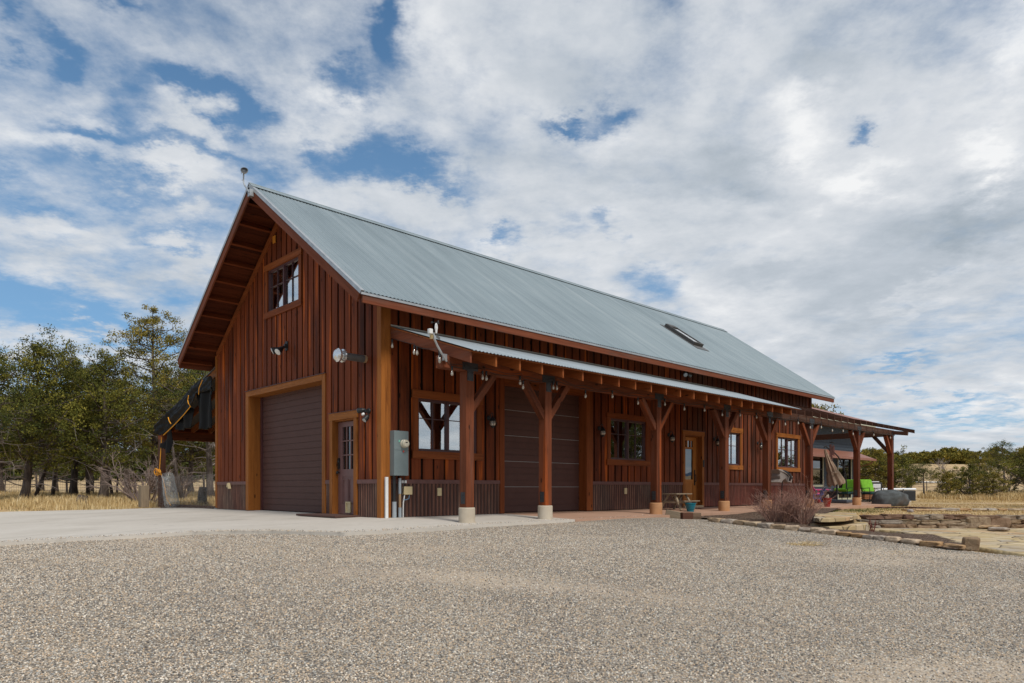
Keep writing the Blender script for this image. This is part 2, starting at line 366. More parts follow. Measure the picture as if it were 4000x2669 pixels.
def f_conc(name,a,b,stain,sc_=1.0):
    m,n=mat(name); P=n.n('ShaderNodeTexCoord',None,3)
    l=n.noise(P,.5*sc_,5,.6,.6); f=n.noise(P,9,5,.6); st=n.noise(n.v('MULTIPLY',P,(.35,1.3,1)),1.0,5,.6,1.0)
    g=n.noise(P,140,2,.5)
    ty=n.noise(n.v('MULTIPLY',n.n('ShaderNodeVectorRotate',{'Vector':P,'Angle':-.55},rotation_type='Z_AXIS'),(.12,2.2,1)),1.0,4,.55,.6)
    c=n.mix(n.map(l,.3,.7),a,b); c=n.mix(n.m('MULTIPLY',n.map(st,.52,.75,0,1,True),.55),c,stain)
    c=n.mix(n.m('MULTIPLY',n.map(ty,.55,.72,0,1,True),.35),c,stain); sp_=n.noise(P,2.4,2,.4); c=n.mix(n.m('MULTIPLY',n.map(sp_,.70,.76,0,1,True),.4),c,stain)
    c=n.mix(n.m('MULTIPLY',n.map(f,.45,.75),.22),c,stain)
    c=n.mix(n.m('MULTIPLY',g,.12),c,(.25,.22,.2)); fin(n,c,.8,n.m('ADD',f,n.m('MULTIPLY',g,.4)),.12,.004,spec=.25); return m
M['concrete']=f_conc('pale_concrete',(.51,.465,.40),(.60,.555,.49),(.33,.295,.25))
M['brownconc']=f_conc('brown_stained_concrete',(.40,.235,.155),(.47,.29,.20),(.27,.15,.095))
M['plinth']=f_conc('cast_concrete_plinth',(.47,.40,.30),(.55,.48,.38),(.34,.26,.18),4)
M['plinthb']=f_conc('rust_stained_plinth',(.44,.21,.085),(.55,.30,.145),(.30,.13,.05),4)
M['foundation']=f_conc('grey_foundation',(.28,.30,.28),(.34,.36,.34),(.16,.17,.15),2)
def f_gravel():
    m,n=mat('driveway_gravel'); P=n.n('ShaderNodeTexCoord',None,3)
    pw=n.v('ADD',P,n.v('SCALE',n.noise(P,40,2,.5,col=True),sc=.012))
    V=n.n('ShaderNodeTexVoronoi',{'Vector':pw,'Scale':58.0,'Randomness':1.0},None)
    hsv=n.n('ShaderNodeSeparateColor',{0:V.outputs[1]},None)
    c=n.ramp(hsv.outputs[0],[(0,(.25,.225,.19)),(.2,(.46,.40,.32)),(.45,(.63,.53,.415)),(.68,(.72,.55,.37)),(.82,(.50,.49,.46)),(1,(.88,.79,.66))])
    edge=n.map(V.outputs[0],.25,.75,.92,.34)
    c=n.mix(1.0,c,edge,'MULTIPLY')
    big=n.noise(P,.8,4,.6,.5); c=n.mix(n.map(big,.35,.65),n.mix(1.0,c,(.78,.78,.80),'MULTIPLY'),c)
    L=n.noise(P,.32,5,.62,.8); L2=n.noise(n.v('MULTIPLY',P,(.9,.35,1)),1.0,4,.6,.5)
    sand=n.m('MULTIPLY',attr(n,'rnd',2),.38)
    c=n.mix(sand,c,n.mix(n.map(n.noise(P,60,3,.6),.3,.7),(.56,.44,.32),(.70,.57,.43)))
    h=n.m('SUBTRACT',1.0,V.outputs[0])
    fin(n,c,.85,h,n.m('MULTIPLY_ADD',sand,-.5,.9),.02,spec=.25); return m
M['gravel']=f_gravel()
def f_pebble():
    m,n=mat('pebble'); r=n.n('ShaderNodeObjectInfo',None,5)
    c=n.ramp(r,[(0,(.10,.095,.095)),(.18,(.30,.27,.23)),(.42,(.55,.47,.37)),(.64,(.68,.51,.34)),(.78,(.40,.42,.41)),(.9,(.82,.73,.60)),(1,(.90,.84,.73))])
    P=n.n('ShaderNodeTexCoord',None,3)
    c=n.mix(n.map(n.noise(P,2.,3,.6),.3,.7),c,n.mix(1.0,c,(.75,.72,.7),'MULTIPLY')); fin(n,c,.75,spec=.3); return m
M['pebble']=f_pebble()
def f_ground():
    m,n=mat('dry_pasture'); P=n.n('ShaderNodeTexCoord',None,3)
    a=n.noise(P,.06,5,.6,.4); b=n.noise(P,1.2,5,.65); f=n.noise(P,22,4,.7)
    c=n.ramp(b,[(.3,(.40,.27,.14)),(.5,(.54,.385,.205)),(.7,(.66,.50,.29))])
    c=n.mix(n.map(a,.45,.62,0,.7,True),c,(.47,.36,.22))
    c=n.mix(n.m('MULTIPLY',n.map(f,.4,.7),.5),c,(.22,.15,.08))
    rd=n.map(n.noise(P,.35,3,.5),.58,.66,0,.55,True); c=n.mix(rd,c,(.30,.155,.095))
    gr=n.map(n.noise(P,.8,4,.7,.5),.60,.72,0,.5,True); c=n.mix(gr,c,(.13,.135,.04))
    fin(n,c,.95,n.m('ADD',f,b),.5,.05,spec=.1); return m
M['ground']=f_ground()
def f_hill():
    m,n=mat('dry_hillside'); P=n.n('ShaderNodeTexCoord',None,3)
    b=n.noise(P,.25,5,.65); f=n.noise(P,3,4,.7)
    c=n.ramp(b,[(.3,(.26,.17,.12)),(.5,(.35,.25,.17)),(.7,(.42,.32,.22))])
    c=n.mix(n.m('MULTIPLY',n.map(f,.5,.7),.5),c,(.12,.10,.05)); fin(n,c,.95,spec=.1); return m
M['hill']=f_hill()
def f_mulch():
    m,n=mat('bark_mulch'); P=n.n('ShaderNodeTexCoord',None,3)
    V=n.n('ShaderNodeTexVoronoi',{'Vector':n.v('MULTIPLY',P,(1,1,1)),'Scale':42.0},None)
    s=n.n('ShaderNodeSeparateColor',{0:V.outputs[1]},None)
    c=n.ramp(s.outputs[1],[(0,(.035,.022,.015)),(.5,(.10,.065,.045)),(.85,(.17,.12,.09)),(1,(.34,.27,.21))])
    c=n.mix(n.map(n.noise(P,1.2,4,.6),.5,.7,0,.5),c,(.16,.10,.07))
    fin(n,c,.95,V.outputs[0],.9,.02,spec=.1); return m
M['mulch']=f_mulch()
def f_flag():
    m,n=mat('sandstone_flagging'); P=n.n('ShaderNodeTexCoord',None,3)
    pw=n.v('ADD',P,n.v('SCALE',n.noise(P,3,3,.5,col=True),sc=.10))
    V=n.n('ShaderNodeTexVoronoi',{'Vector':pw,'Scale':1.9,'Randomness':.95},None)
    E=n.n('ShaderNodeTexVoronoi',{'Vector':pw,'Scale':1.9,'Randomness':.95},0,feature='DISTANCE_TO_EDGE')
    s=n.n('ShaderNodeSeparateColor',{0:V.outputs[1]},None)
    c=n.ramp(s.outputs[0],[(0,(.34,.26,.155)),(.3,(.47,.355,.18)),(.55,(.50,.40,.25)),(.75,(.38,.33,.26)),(.9,(.56,.46,.30)),(1,(.46,.27,.13))])
    lay=n.noise(n.v('MULTIPLY',P,(2.5,2.5,2.5)),1.0,6,.7,1.5)
    c=n.mix(n.m('MULTIPLY',n.map(lay,.45,.7),.55),c,(.36,.24,.11))
    c=n.mix(n.map(E,.0,.035,1,0),c,(.07,.05,.035))
    fin(n,c,.85,n.m('ADD',n.map(E,0,.06),n.m('MULTIPLY',lay,.4)),.6,.02,spec=.2); return m
M['flag']=f_flag()
def f_stone(name,cols,sc_=1.):
    m,n=mat(name); r=attr(n,'rnd',2); P=n.n('ShaderNodeTexCoord',None,3)
    c=n.ramp(r,cols); a=n.noise(P,7*sc_,6,.65,.6); b=n.noise(P,2.2*sc_,3,.5)
    c=n.mix(n.map(a,.35,.7),n.mix(1.0,c,(.5,.45,.42),'MULTIPLY'),c)
    c=n.mix(n.map(b,.55,.7,0,.45,True),c,(.16,.10,.07)); fin(n,c,.9,a,.6,.03,spec=.15); return m
M['sandstone']=f_stone('rough_sandstone',[(0,(.17,.10,.075)),(.25,(.28,.185,.12)),(.5,(.38,.28,.175)),(.75,(.30,.265,.225)),(1,(.42,.32,.20))])
M['edgestone']=f_stone('tan_edging_sandstone',[(0,(.50,.31,.15)),(.4,(.56,.44,.30)),(.7,(.45,.40,.34)),(1,(.66,.52,.36))])
M['boulder']=f_stone('dark_grey_granite',[(0,(.105,.12,.125)),(1,(.13,.145,.15))],.5)
M['whiterock']=f_stone('pale_field_stone',[(0,(.42,.38,.35)),(1,(.48,.43,.40))])
def f_floral():
    m,n=mat('floral_cushion'); P=n.n('ShaderNodeTexCoord',None,3)
    V=n.n('ShaderNodeTexVoronoi',{'Vector':P,'Scale':9.0},None); s=n.n('ShaderNodeSeparateColor',{0:V.outputs[1]},None)
    c=n.ramp(s.outputs[0],[(0,(.02,.22,.25)),(.3,(.6,.55,.3)),(.5,(.6,.13,.03)),(.7,(.65,.62,.5)),(1,(.03,.12,.10))]); 
    c=n.mix(n.map(V.outputs[0],.3,.4,0,1),c,(.03,.10,.10)); fin(n,c,.85); return m
M['floral']=f_floral()
M['siding']=plain('blue_grey_siding',(.068,.088,.110),.85,var=.06,spec=.15)
M['copperroof']=plain('rusty_metal_roof',(.28,.115,.075),.5,metal=.2,var=.15)
M['sage']=plain('sage_trim',(.42,.42,.31),.6)
M['mesh']=plain('galvanised_wire',(.40,.42,.42),.5,metal=.4)
# ================= TERRAIN =================
cf,sf=math.cos(YAW),math.sin(YAW)
def ud(u,d):  # a spot d metres ahead of the viewpoint, in the direction of column u
    a=(u-2000)/FPX; return (CX+d*(cf+a*sf), CY+d*(sf-a*cf))
def uz(v,d): return H0+(V0-v)*d/FPX
_cp=[]
for u,v,z in [(0,2122,-.22),(500,2096,-.17),(1000,2078,-.13),(1350,2086,-.13),(1853,2060,-.12),(2244,2040,-.11),(2618,2018,-.11),
   (2720,2027,-.13),(3000,2058,-.20),(3400,2105,-.33),(3740,2150,-.42),(4050,2180,-.46),(-700,2160,-.32),(4500,2230,-.55),
   (2000,2669,-.72),(0,2669,-.66),(4000,2669,-.78),(1000,2300,-.37),(2500,2300,-.42),(3600,2300,-.56)]:
    d=FPX*(H0-z)/(v-V0); _cp.append((*ud(u,d),z))
for x,y,z in [(CX,CY,-.85),(CX-12,CY-3,-1.1),(CX+6,CY-14,-1.3),(CX-14,CY+14,-.4),(0,0,-.12),(6,0,-.12),(12,0,-.12),(20,0,-.12),(25,0,-.1),(0,8,-.12),(10,8,-.1),(20,8,-.1),
   (7,-2.3,-.15),(10,-2.4,-.16),(13,-2.4,-.15),(16,-2.5,-.14),(20,-2.6,-.12),(25,-2.4,-.10),(-1,12,-.12),(-3,16,-.26),(-6,21,-.34),(3,14,-.14),(0,18,-.05),(30,0,-.05),(32,8,0)]: _cp.append((x,y,z))
for u,d,z in [(3450,17.65,-.47),(3700,17.65,-.47),(3900,17.65,-.47),(4200,17.65,-.47),(3450,16.3,-.46),(3800,15.5,-.47),(4200,15.5,-.48),(3450,18.1,-.09),(3700,18.1,-.09),(4050,18.1,-.09),(4300,17.8,-.1),(3500,24,-.09),(3900,24,-.06),(3800,34,-.03),(3500,34,-.03),(4200,34,-.02),(3300,18.2,-.12),
   (3600,14,-.43),(3900,13,-.45),(4200,12.5,-.48),(3300,15.8,-.36),(3600,45,.05),(4100,45,.1),(4100,60,.7),(3600,65,.6),(3200,60,.3),
   (0,25,-.05),(300,25,-.03),(100,32,.05),(500,32,.05),(800,32,.05),(300,50,.4),(-300,50,.4),(800,55,.45),(0,80,1.0),(600,80,1.0),(-600,30,0),(-900,80,1.)]:
    _cp.append((*ud(u,d),z))
_cp=np.array(_cp); _q=_cp[:,:2]
def _K(r2): return .5*r2*np.log(r2+1e-9)
n_=len(_cp); A_=np.zeros((n_+3,n_+3)); D2=((_q[:,None]-_q[None])**2).sum(2)
A_[:n_,:n_]=_K(D2)+np.eye(n_)*.05; A_[:n_,n_]=1; A_[:n_,n_+1:]=_q; A_[n_,:n_]=1; A_[n_+1:,:n_]=_q.T
_wt=np.linalg.solve(A_,np.r_[_cp[:,2],0,0,0])
def ghv(X,Y):
    X=np.asarray(X,float).ravel();Y=np.asarray(Y,float).ravel(); out=np.empty(len(X))
    for i in range(0,len(X),20000):
        x=X[i:i+20000];y=Y[i:i+20000]
        r2=(x[:,None]-_q[None,:,0])**2+(y[:,None]-_q[None,:,1])**2
        z=_K(r2)@_wt[:n_]+_wt[n_]+x*_wt[n_+1]+y*_wt[n_+2]
        dx=x-CX;dy=y-CY; d=dx*cf+dy*sf; r=dx*sf-dy*cf; rad=np.hypot(dx,dy)
        az=np.degrees(np.arctan2(r,d))
        near=np.clip((rad-62)/30,0,1); near=near*near*(3-2*near)
        # far terrain: gently rising pasture on the left, low wooded hill on the right
        left=1.0+np.clip(rad-80,0,1e9)*.012+np.clip(rad-170,0,230)*.055
        right=.7+np.clip(rad-60,0,95)*.048+np.clip(rad-155,0,1e9)*-.01
        back=np.zeros_like(x)+.6-1.5
        wr=1/(1+np.exp(-(az-8)/4)); f=left*(1-wr)+right*wr
        wb=1/(1+np.exp(-(np.abs(az)-75)/6)); f=f*(1-wb)+back*wb
        z=np.where((d<31)&(r>1.5),np.minimum(z,-.09),z)
        z=np.clip(z,-1.6,1.3)*(1-near)+f*near
        out[i:i+20000]=z
    return out
def gh(x,y): return float(ghv([x],[y])[0])
def slabz(x,y): return -.03*math.hypot(max(-y,0),max(-x,0))-.012*max(0,y-8.6)
def onz(u,v,zf=None,off=0.,n=60):   # where the line of sight (u, v) meets a height field
    zf=zf or gh; z=zf(*ud(u,15))
    for i in range(n):
        d=FPX*(H0-z)/max(v-V0,1e-3); x,y=ud(u,d); z=.5*z+.5*zf(x,y)
    return x,y,z
def inpoly(X,Y,poly):
    ins=np.zeros(len(X),bool); j=len(poly)-1
    for i in range(len(poly)):
        xi,yi=poly[i][:2]; xj,yj=poly[j][:2]
        c=((yi>Y)!=(yj>Y))&(X<(xj-xi)*(Y-yi)/(yj-yi+1e-12)+xi); ins^=c; j=i
    return ins
def sheet(name,poly,step,off,m,bump=0,kind='structure',zf=None):
    P=np.array([p[:2] for p in poly]); x0,y0=P.min(0);x1,y1=P.max(0)
    xs=np.arange(x0,x1+step,step);ys=np.arange(y0,y1+step,step); X,Y=np.meshgrid(xs,ys); nx=len(xs)
    Z=(ghv(X,Y) if zf is None else np.array([zf(a,b) for a,b in zip(X.ravel(),Y.ravel())]))+off
    if bump: Z=Z+bump*np.array([noise.noise((a*.8,b*.8,3.3))+.5*noise.noise((a*2.3,b*2.3,1.3)) for a,b in zip(X.ravel(),Y.ravel())])
    V=np.c_[X.ravel(),Y.ravel(),Z]; i,j=np.meshgrid(np.arange(nx-1),np.arange(len(ys)-1)); a=(j*nx+i).ravel()
    Fc=np.c_[a,a+1,a+nx+1,a+nx]; cx=V[Fc,0].mean(1);cy=V[Fc,1].mean(1); Fc=Fc[inpoly(cx,cy,poly)]
    us=np.unique(Fc); mp=np.zeros(len(V),int); mp[us]=np.arange(len(us))
    o=npmesh(name,V[us],mp[Fc],m,smooth=True); o['kind']=kind; return o
# one ground sheet reaching the horizon (polar grid, finer near the viewpoint)
rad=np.r_[np.arange(.5,45,.5),np.geomspace(45,1500,90)]; ang=np.radians(np.arange(0,360,1.2)); na=len(ang)
Rr,An=np.meshgrid(rad,ang,indexing='ij'); X=CX+Rr*np.cos(An);Y=CY+Rr*np.sin(An); Z=ghv(X,Y)-.05
nz=np.array([noise.noise((a*.15,b*.15,0)) for a,b in zip(X.ravel(),Y.ravel())]); Z=Z+nz*np.clip((Rr.ravel()-35)/60,0,1)*.35
V=np.c_[X.ravel(),Y.ravel(),Z]; V=np.r_[V,[[CX,CY,gh(CX,CY)-.05]]]
fc=[];ii,jj=np.meshgrid(np.arange(len(rad)-1),np.arange(na),indexing='ij')
a=(ii*na+jj).ravel();b=(ii*na+(jj+1)%na).ravel(); Fq=np.c_[a,a+na,b+na,b]
g_=npmesh('ground',V,Fq,M['ground'],smooth=True); g_['kind']='structure'
# concrete apron in front of the gable end and under the near part of the porch
front=[onz(u,v,slabz)[:2] for u,v in [(-900,2168),(-500,2146),(0,2118),(250,2105),(500,2093),(750,2079),(900,2075),(1050,2074),(1200,2077),(1346,2081),(1509,2073),(1680,2063)]]
back=[onz(u,v,slabz)[:2] for u,v in [(-900,2017),(-300,2006),(0,2000),(250,1994),(500,1988),(600,1985)]]
XB=3.35
apron=front+[(.46,-2.32),(1.41,-2.32),(XB,-2.24),(XB,.4),(.3,.4),(.3,12.2),(-.04,12.2)]+back[::-1]
def slab(name,poly,thick,m):
    # polygon fan on a gently sloping top, with real edge faces
    bm=bmesh.new(); vs=[bm.verts.new((x,y,slabz(x,y))) for x,y in poly]; f=bm.faces.new(vs)
    bmesh.ops.triangulate(bm,faces=[f])
    for k in range(4): bmesh.ops.subdivide_edges(bm,edges=[e for e in bm.edges if e.calc_length()>1.2],cuts=1)
    for v in bm.verts: v.co.z=slabz(v.co.x,v.co.y)
    bmesh.ops.recalc_face_normals(bm,faces=bm.faces)
    if sum(f.normal.z for f in bm.faces)<0: bmesh.ops.reverse_faces(bm,faces=bm.faces)
    r=bmesh.ops.extrude_face_region(bm,geom=list(bm.faces))
    # extruded copies become the top, originals the bottom
    for v in [g for g in r['geom'] if isinstance(g,bmesh.types.BMVert)]: pass
    tops=set(g for g in r['geom'] if isinstance(g,bmesh.types.BMVert))
    for v in bm.verts:
        if v not in tops: v.co.z-=thick
    me=bpy.data.meshes.new(name); bm.to_mesh(me); bm.free(); me.materials.append(m)
    o=bpy.data.objects.new(name,me); COL.objects.link(o); o['kind']='structure'; return o
slab('concrete_apron',apron,.25,M['concrete'])
XE=25.2
slab('porch_slab',[(XB+.004,-2.25),(XE,-2.25),(XE,3.2),(20.2,3.2),(20.2,.4),(XB+.004,.4)],.22,M['brownconc'])
# gravel driveway
edge_px=[(2725,2027),(2860,2042),(3000,2058),(3120,2071),(3250,2084),(3400,2105),(3570,2128),(3740,2150),(3900,2166),(4050,2182),(4300,2212),(4700,2260)]
edge=[onz(u,v)[:2] for u,v in edge_px]
grav=[(a,b+.35) for a,b in front]+[(1.4,-1.9),(7.9,-1.9),(8.2,-2.3)]+[(x+.25,y+.30) for x,y in edge]+[(12,-30),(-20,-30),(-34,0)]
def baref(a,b):   # bare, sandy stretches lie across the drive in long tyre-worn streaks
    r_=(a-CX)*sf-(b-CY)*cf; d_=(a-CX)*cf+(b-CY)*sf
    v=noise.noise((r_*.16+3,d_*.62,8.))+.5*noise.noise((r_*.5,d_*1.6,2.))+.25*noise.noise((a*2.6,b*2.6,5.))
    tr_=.16*(math.exp(-((d_-7.6-.10*r_)/.33)**2)+math.exp(-((d_-9.3-.10*r_)/.33)**2))
    return min(1,max(0,(v+tr_-.10)/.42))
gp=sheet('gravel_driveway',grav,.12,-.012,M['gravel'],.012)
_n=len(gp.data.vertices); _c=np.empty(_n*3,dtype=np.float32); gp.data.vertices.foreach_get('co',_c); _c=_c.reshape(-1,3)
_a=gp.data.attributes.new('rnd','FLOAT','POINT'); _a.data.foreach_set('value',np.array([baref(float(a),float(b)) for a,b,_ in _c],dtype=np.float32))
# mulch bed, lower flagstone patio, upper step
mulch=[(7.3,-2.0),(18.5,-2.0)]+[onz(u,v)[:2] for u,v in [(3230,2010),(3185,2030),(3190,2058),(3400,2066),(3560,2088),(3700,2110),(3790,2128),(3800,2150)]]+edge[::-1][4:]
sheet('mulch_bed',mulch,.08,.025,M['mulch'],.02)
def ptz(x,y):
    d_=(x-CX)*cf+(y-CY)*sf; w_=min(1,max(0,(d_-11.3)/3.2)); w_=w_*w_*(3-2*w_); return -.415*w_+(gh(x,y)+.022)*(1-w_)
patio=[(*ud(u,d),) for u,d in [(3360,17.7),(4300,17.7),(4700,14),(4900,10.5)]]+[onz(u,v,ptz)[:2] for u,v in [(4300,2200),(4120,2181),(4000,2166),(3900,2150),(3800,2135),(3740,2120),(3650,2100),(3500,2075),(3400,2066),(3280,2060),(3190,2058)]]
pa_=sheet('patio',patio,.1,.0,M['flag'],0,zf=ptz); s_=pa_.modifiers.new('t','SOLIDIFY'); s_.thickness=.10; s_.offset=-1
# ================= BARN =================
W_,L_,YR,SL=8.55,20.46,4.25,.714
EY0,EY1,EZ=-.70,9.20,4.26; RX0,RX1=-.90,21.18
def zroof(y): return EZ+SL*(min(y,2*YR-y)-EY0)
barn=thing('barn','long red board-and-batten barn with grey corrugated metal roof','barn',(0,0,0))
def cuts(a0,a1,opens):
    xs=sorted({a0,a1,*[o for op in opens for o in op[:2] if a0<o<a1]}); return list(zip(xs[:-1],xs[1:]))
def wallboards(mb,mg,axis,a0,a1,zlo,ztop,opens,per=.272,gap=.058,proud=.024,sgn=-1,d0=0.0,start=None):
    def P(a,dp,z): return (a,sgn*dp+d0,z) if axis=='x' else (sgn*dp+d0,a,z)
    def piece(m,x0,x1,da,db,r):
        for (p,q) in cuts(x0,x1,opens):
            c=(p+q)/2; segs=[(zlo,None)]
            for o in opens:
                if o[0]<c<o[1]:
                    ns=[]
                    for (s,e) in segs:
                        ee=min(ztop(p),ztop(q)) if e is None else e
                        if o[3]<=s or o[2]>=ee: ns.append((s,e)); continue
                        if o[2]>s: ns.append((s,o[2]))
                        if o[3]<ee: ns.append((o[3],e))
                    segs=ns
            for (s,e) in segs:
                zp,zq=(ztop(p),ztop(q)) if e is None else (e,e)
                if min(zp,zq)<=s+.02: continue
                pts=[P(p,da,s),P(q,da,s),P(q,db,s),P(p,db,s),P(p,da,zp),P(q,da,zq),P(q,db,zq),P(p,db,zp)]
                m.hexa(pts,r,2)
    x=a0 if start is None else start
    while x<a1:
        bw=per-gap+rnd.uniform(-.012,.012)
        s,e=max(a0,x),min(a1,x+bw)
        if e>s+.01: piece(mb,s,e,0.0,proud+rnd.uniform(-.003,.003),rnd.random())
        x+=per
    piece(mg,a0,a1,-.09,0.0,.5)
flat=lambda z:(lambda a:z)
# gable wall facing the apron
op_g=[(2.31,6.31,-.3,3.06),(.975,1.905,-.3,2.085),(3.47,5.15,5.05,6.13)]
gt=lambda y: zroof(y)-.30
mb,mg=MB(),MB()
wallboards(mb,mg,'y',.08,W_-.06,.775,gt,op_g)
gw=mb.build('wall',M['boards'],barn); mg.build('wall_backing',M['groove'],gw)
# porch-side wall
op_l=[(3.33,6.37,-.3,3.08),(.88,2.52,1.37,2.50),(7.38,9.04,1.38,2.52),(11.085,12.125,-.3,2.255),(13.62,14.60,1.37,2.50),(17.48,19.24,1.37,2.53)]
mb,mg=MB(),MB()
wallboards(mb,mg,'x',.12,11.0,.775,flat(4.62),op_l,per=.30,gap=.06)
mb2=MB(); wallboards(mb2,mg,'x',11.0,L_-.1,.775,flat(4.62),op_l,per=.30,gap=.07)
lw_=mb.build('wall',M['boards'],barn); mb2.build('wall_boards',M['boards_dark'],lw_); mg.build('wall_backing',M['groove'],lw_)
mb,mg=MB(),MB()
wallboards(mb,mg,'x',.1,L_,.0,flat(4.62),[],sgn=1,d0=W_)
bw_=mb.build('wall',M['boards_dark'],barn); mg.build('wall_backing',M['groove'],bw_)
mb,mg=MB(),MB()
wallboards(mb,mg,'y',0,W_,.0,gt,[],sgn=1,d0=L_)
bw_=mb.build('wall',M['boards_dark'],barn); mg.build('wall_backing',M['groove'],bw_)
# wall base below the boards, behind the corrugated skirting
mb=MB()
for a,b in [(.06,.97),(1.91,2.30),(6.32,W_-.05)]: mb=MB(); mb.box(0.0,.09,a,b,-.02,.76); mb.build('wall_base',M['groove'],barn)
for a,b in [(.1,3.32),(6.38,11.08),(12.13,L_-.02)]: mb=MB(); mb.box(a,b,0,.09,-.02,.76); mb.build('wall_base',M['groove'],barn)
mb=MB(); mb.box(-.006,.3,6.30,W_+.02,-.35,.0); mb.box(-.01,.3,W_,W_+.2,-.4,.02)
mb.build('foundation',M['foundation'],barn)
# corrugated skirting with cap trim
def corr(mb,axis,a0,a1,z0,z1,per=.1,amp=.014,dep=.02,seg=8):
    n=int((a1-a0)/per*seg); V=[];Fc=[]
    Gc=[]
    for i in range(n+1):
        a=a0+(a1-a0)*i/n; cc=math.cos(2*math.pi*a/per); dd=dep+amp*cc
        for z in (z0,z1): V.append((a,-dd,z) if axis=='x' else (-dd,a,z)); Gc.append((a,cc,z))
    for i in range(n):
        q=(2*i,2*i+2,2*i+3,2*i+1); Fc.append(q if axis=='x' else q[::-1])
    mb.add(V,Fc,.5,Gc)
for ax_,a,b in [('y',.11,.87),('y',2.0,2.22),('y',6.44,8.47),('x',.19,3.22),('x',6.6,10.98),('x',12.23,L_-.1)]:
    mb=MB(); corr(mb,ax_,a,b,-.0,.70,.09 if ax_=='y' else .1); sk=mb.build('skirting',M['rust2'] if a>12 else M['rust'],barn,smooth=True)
    mb=MB()
    if ax_=='y': mb.box(-.045,-.001,a,b,.69,.775)
    else: mb.box(a,b,-.045,-.001,.69,.775)
    mb.build('cap_trim',M['rustcap'],sk)
# corner boards
mb=MB(); mb.box(-.045,.06,-.045,.105,-.02,4.50); mb.box(.061,.185,-.046,.02,-.02,4.55)
mb.build('corner_board',M['trim'],barn)
mb=MB(); mb.box(-.045,.06,W_-.09,W_+.03,.02,4.42)
mb.build('corner_board',M['trim'],barn)
mb=MB(); mb.box(L_-.12,L_+.03,-.04,.05,-.02,4.5); mb.build('corner_board',M['boards_dark'],barn)
# rake boards on the wall under the soffit (both slopes)
mb=MB()
for s in (1,-1):
    def yy(t): return t if s==1 else 2*YR-t
    a,b=0.02,YR; 
    mb.hexa([(-.05,yy(a),gt(a)-.16),(-.05,yy(b),gt(b)-.16),(.02,yy(b),gt(b)-.16),(.02,yy(a),gt(a)-.16),(-.05,yy(a),gt(a)+.03),(-.05,yy(b),gt(b)+.03),(.02,yy(b),gt(b)+.03),(.02,yy(a),gt(a)+.03)],.4,0)
mb.build('rake_board',M['trim2'],barn)
# ---- roof ----
def corr_slope(mb,x0,x1,ya,za,yb,zb,per=.0875,amp=.009,seg=8,back=False):
    n=int((x1-x0)/per*seg); V=[];Fc=[]; dy,dz=yb-ya,zb-za; L=math.hypot(dy,dz); ny,nz=-dz/L,dy/L
    if nz<0: ny,nz=-ny,-nz
    for i in range(n+1):
        x=x0+(x1-x0)*i/n; h=amp*math.cos(2*math.pi*x/per)
        V.append((x,ya+ny*h,za+nz*h)); V.append((x,yb+ny*h,zb+nz*h))
    for i in range(n):
        q=(2*i,2*i+2,2*i+3,2*i+1); Fc.append(q[::-1] if back else q)
    mb.add(V,Fc,.5)
mb=MB(); corr_slope(mb,RX0,RX1,EY0,EZ,YR,zroof(YR)); corr_slope(mb,RX0,RX1,EY1,EZ,YR,zroof(YR),back=True)
roof=mb.build('roof',M['roofmetal'],barn,smooth=True)
t_=Vector((0,1,SL)).normalized(); nn=Vector((0,-SL,1)).normalized()
def slopebar(mb,x0,x1,ya,yb,h0,h1,s=1,r=None,grain=1):
    # a board lying in the roof slope between y=ya..yb, with offsets h0..h1 along the slope normal
    def p(x,y,h):
        z=EZ+SL*(y-EY0); q=Vector((x,y,z))+nn*h
        return (q.x,q.y if s==1 else 2*YR-q.y,q.z)
    mb.hexa([p(x0,ya,h0),p(x1,ya,h0),p(x1,yb,h0),p(x0,yb,h0),p(x0,ya,h1),p(x1,ya,h1),p(x1,yb,h1),p(x0,yb,h1)],r,grain)
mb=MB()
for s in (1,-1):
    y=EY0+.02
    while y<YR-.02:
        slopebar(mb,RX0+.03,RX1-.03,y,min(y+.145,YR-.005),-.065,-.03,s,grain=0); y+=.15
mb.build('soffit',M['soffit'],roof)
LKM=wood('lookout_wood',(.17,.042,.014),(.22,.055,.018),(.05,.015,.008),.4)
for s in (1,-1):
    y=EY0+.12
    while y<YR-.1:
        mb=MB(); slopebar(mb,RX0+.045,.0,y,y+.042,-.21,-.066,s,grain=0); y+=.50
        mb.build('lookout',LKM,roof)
for s in (1,-1):   # barge boards on the gable ends
    for x in (RX0,RX1-.04):
        mb=MB(); slopebar(mb,x,x+.04,EY0+.04,YR,-.235,-.022,s)
        mb.build('barge_board',M['fascia'],roof)
for x in (RX0-.012,):
    mb=MB()
    for s in (1,-1):
        slopebar(mb,x-.002,x+.075,EY0,YR,.004,.018,s); slopebar(mb,x-.004,x+.0,EY0,YR,-.055,.003,s)
    mb.build('rake_flashing',M['galv'],roof)
mb=MB(); mb.box(RX0+.045,RX1-.05,EY0+.03,EY0+.07,EZ-.20,EZ-.02,grain=0); mb.build('fascia_board',M['fascia'],roof)
mb=MB(); mb.box(RX0+.045,RX1-.05,EY1-.07,EY1-.03,EZ-.20,EZ-.02,grain=0); mb.build('fascia_board',M['fascia'],roof)
mb=MB()   # drip edge just below the corrugated sheet
mb.box(RX0,RX1,EY0+.012,EY0+.028,EZ-.055,EZ-.008); mb.build('drip_edge',M['galv'],roof)
mb=MB()
for s in (1,-1): slopebar(mb,RX0-.01,RX1+.01,YR-.17,YR+.0,.022,.030,s)
mb.tube([(RX0-.01,YR,zroof(YR)+.03),(RX1+.01,YR,zroof(YR)+.03)],.016,6)
mb.build('ridge_cap',M['roofmetal'],roof)
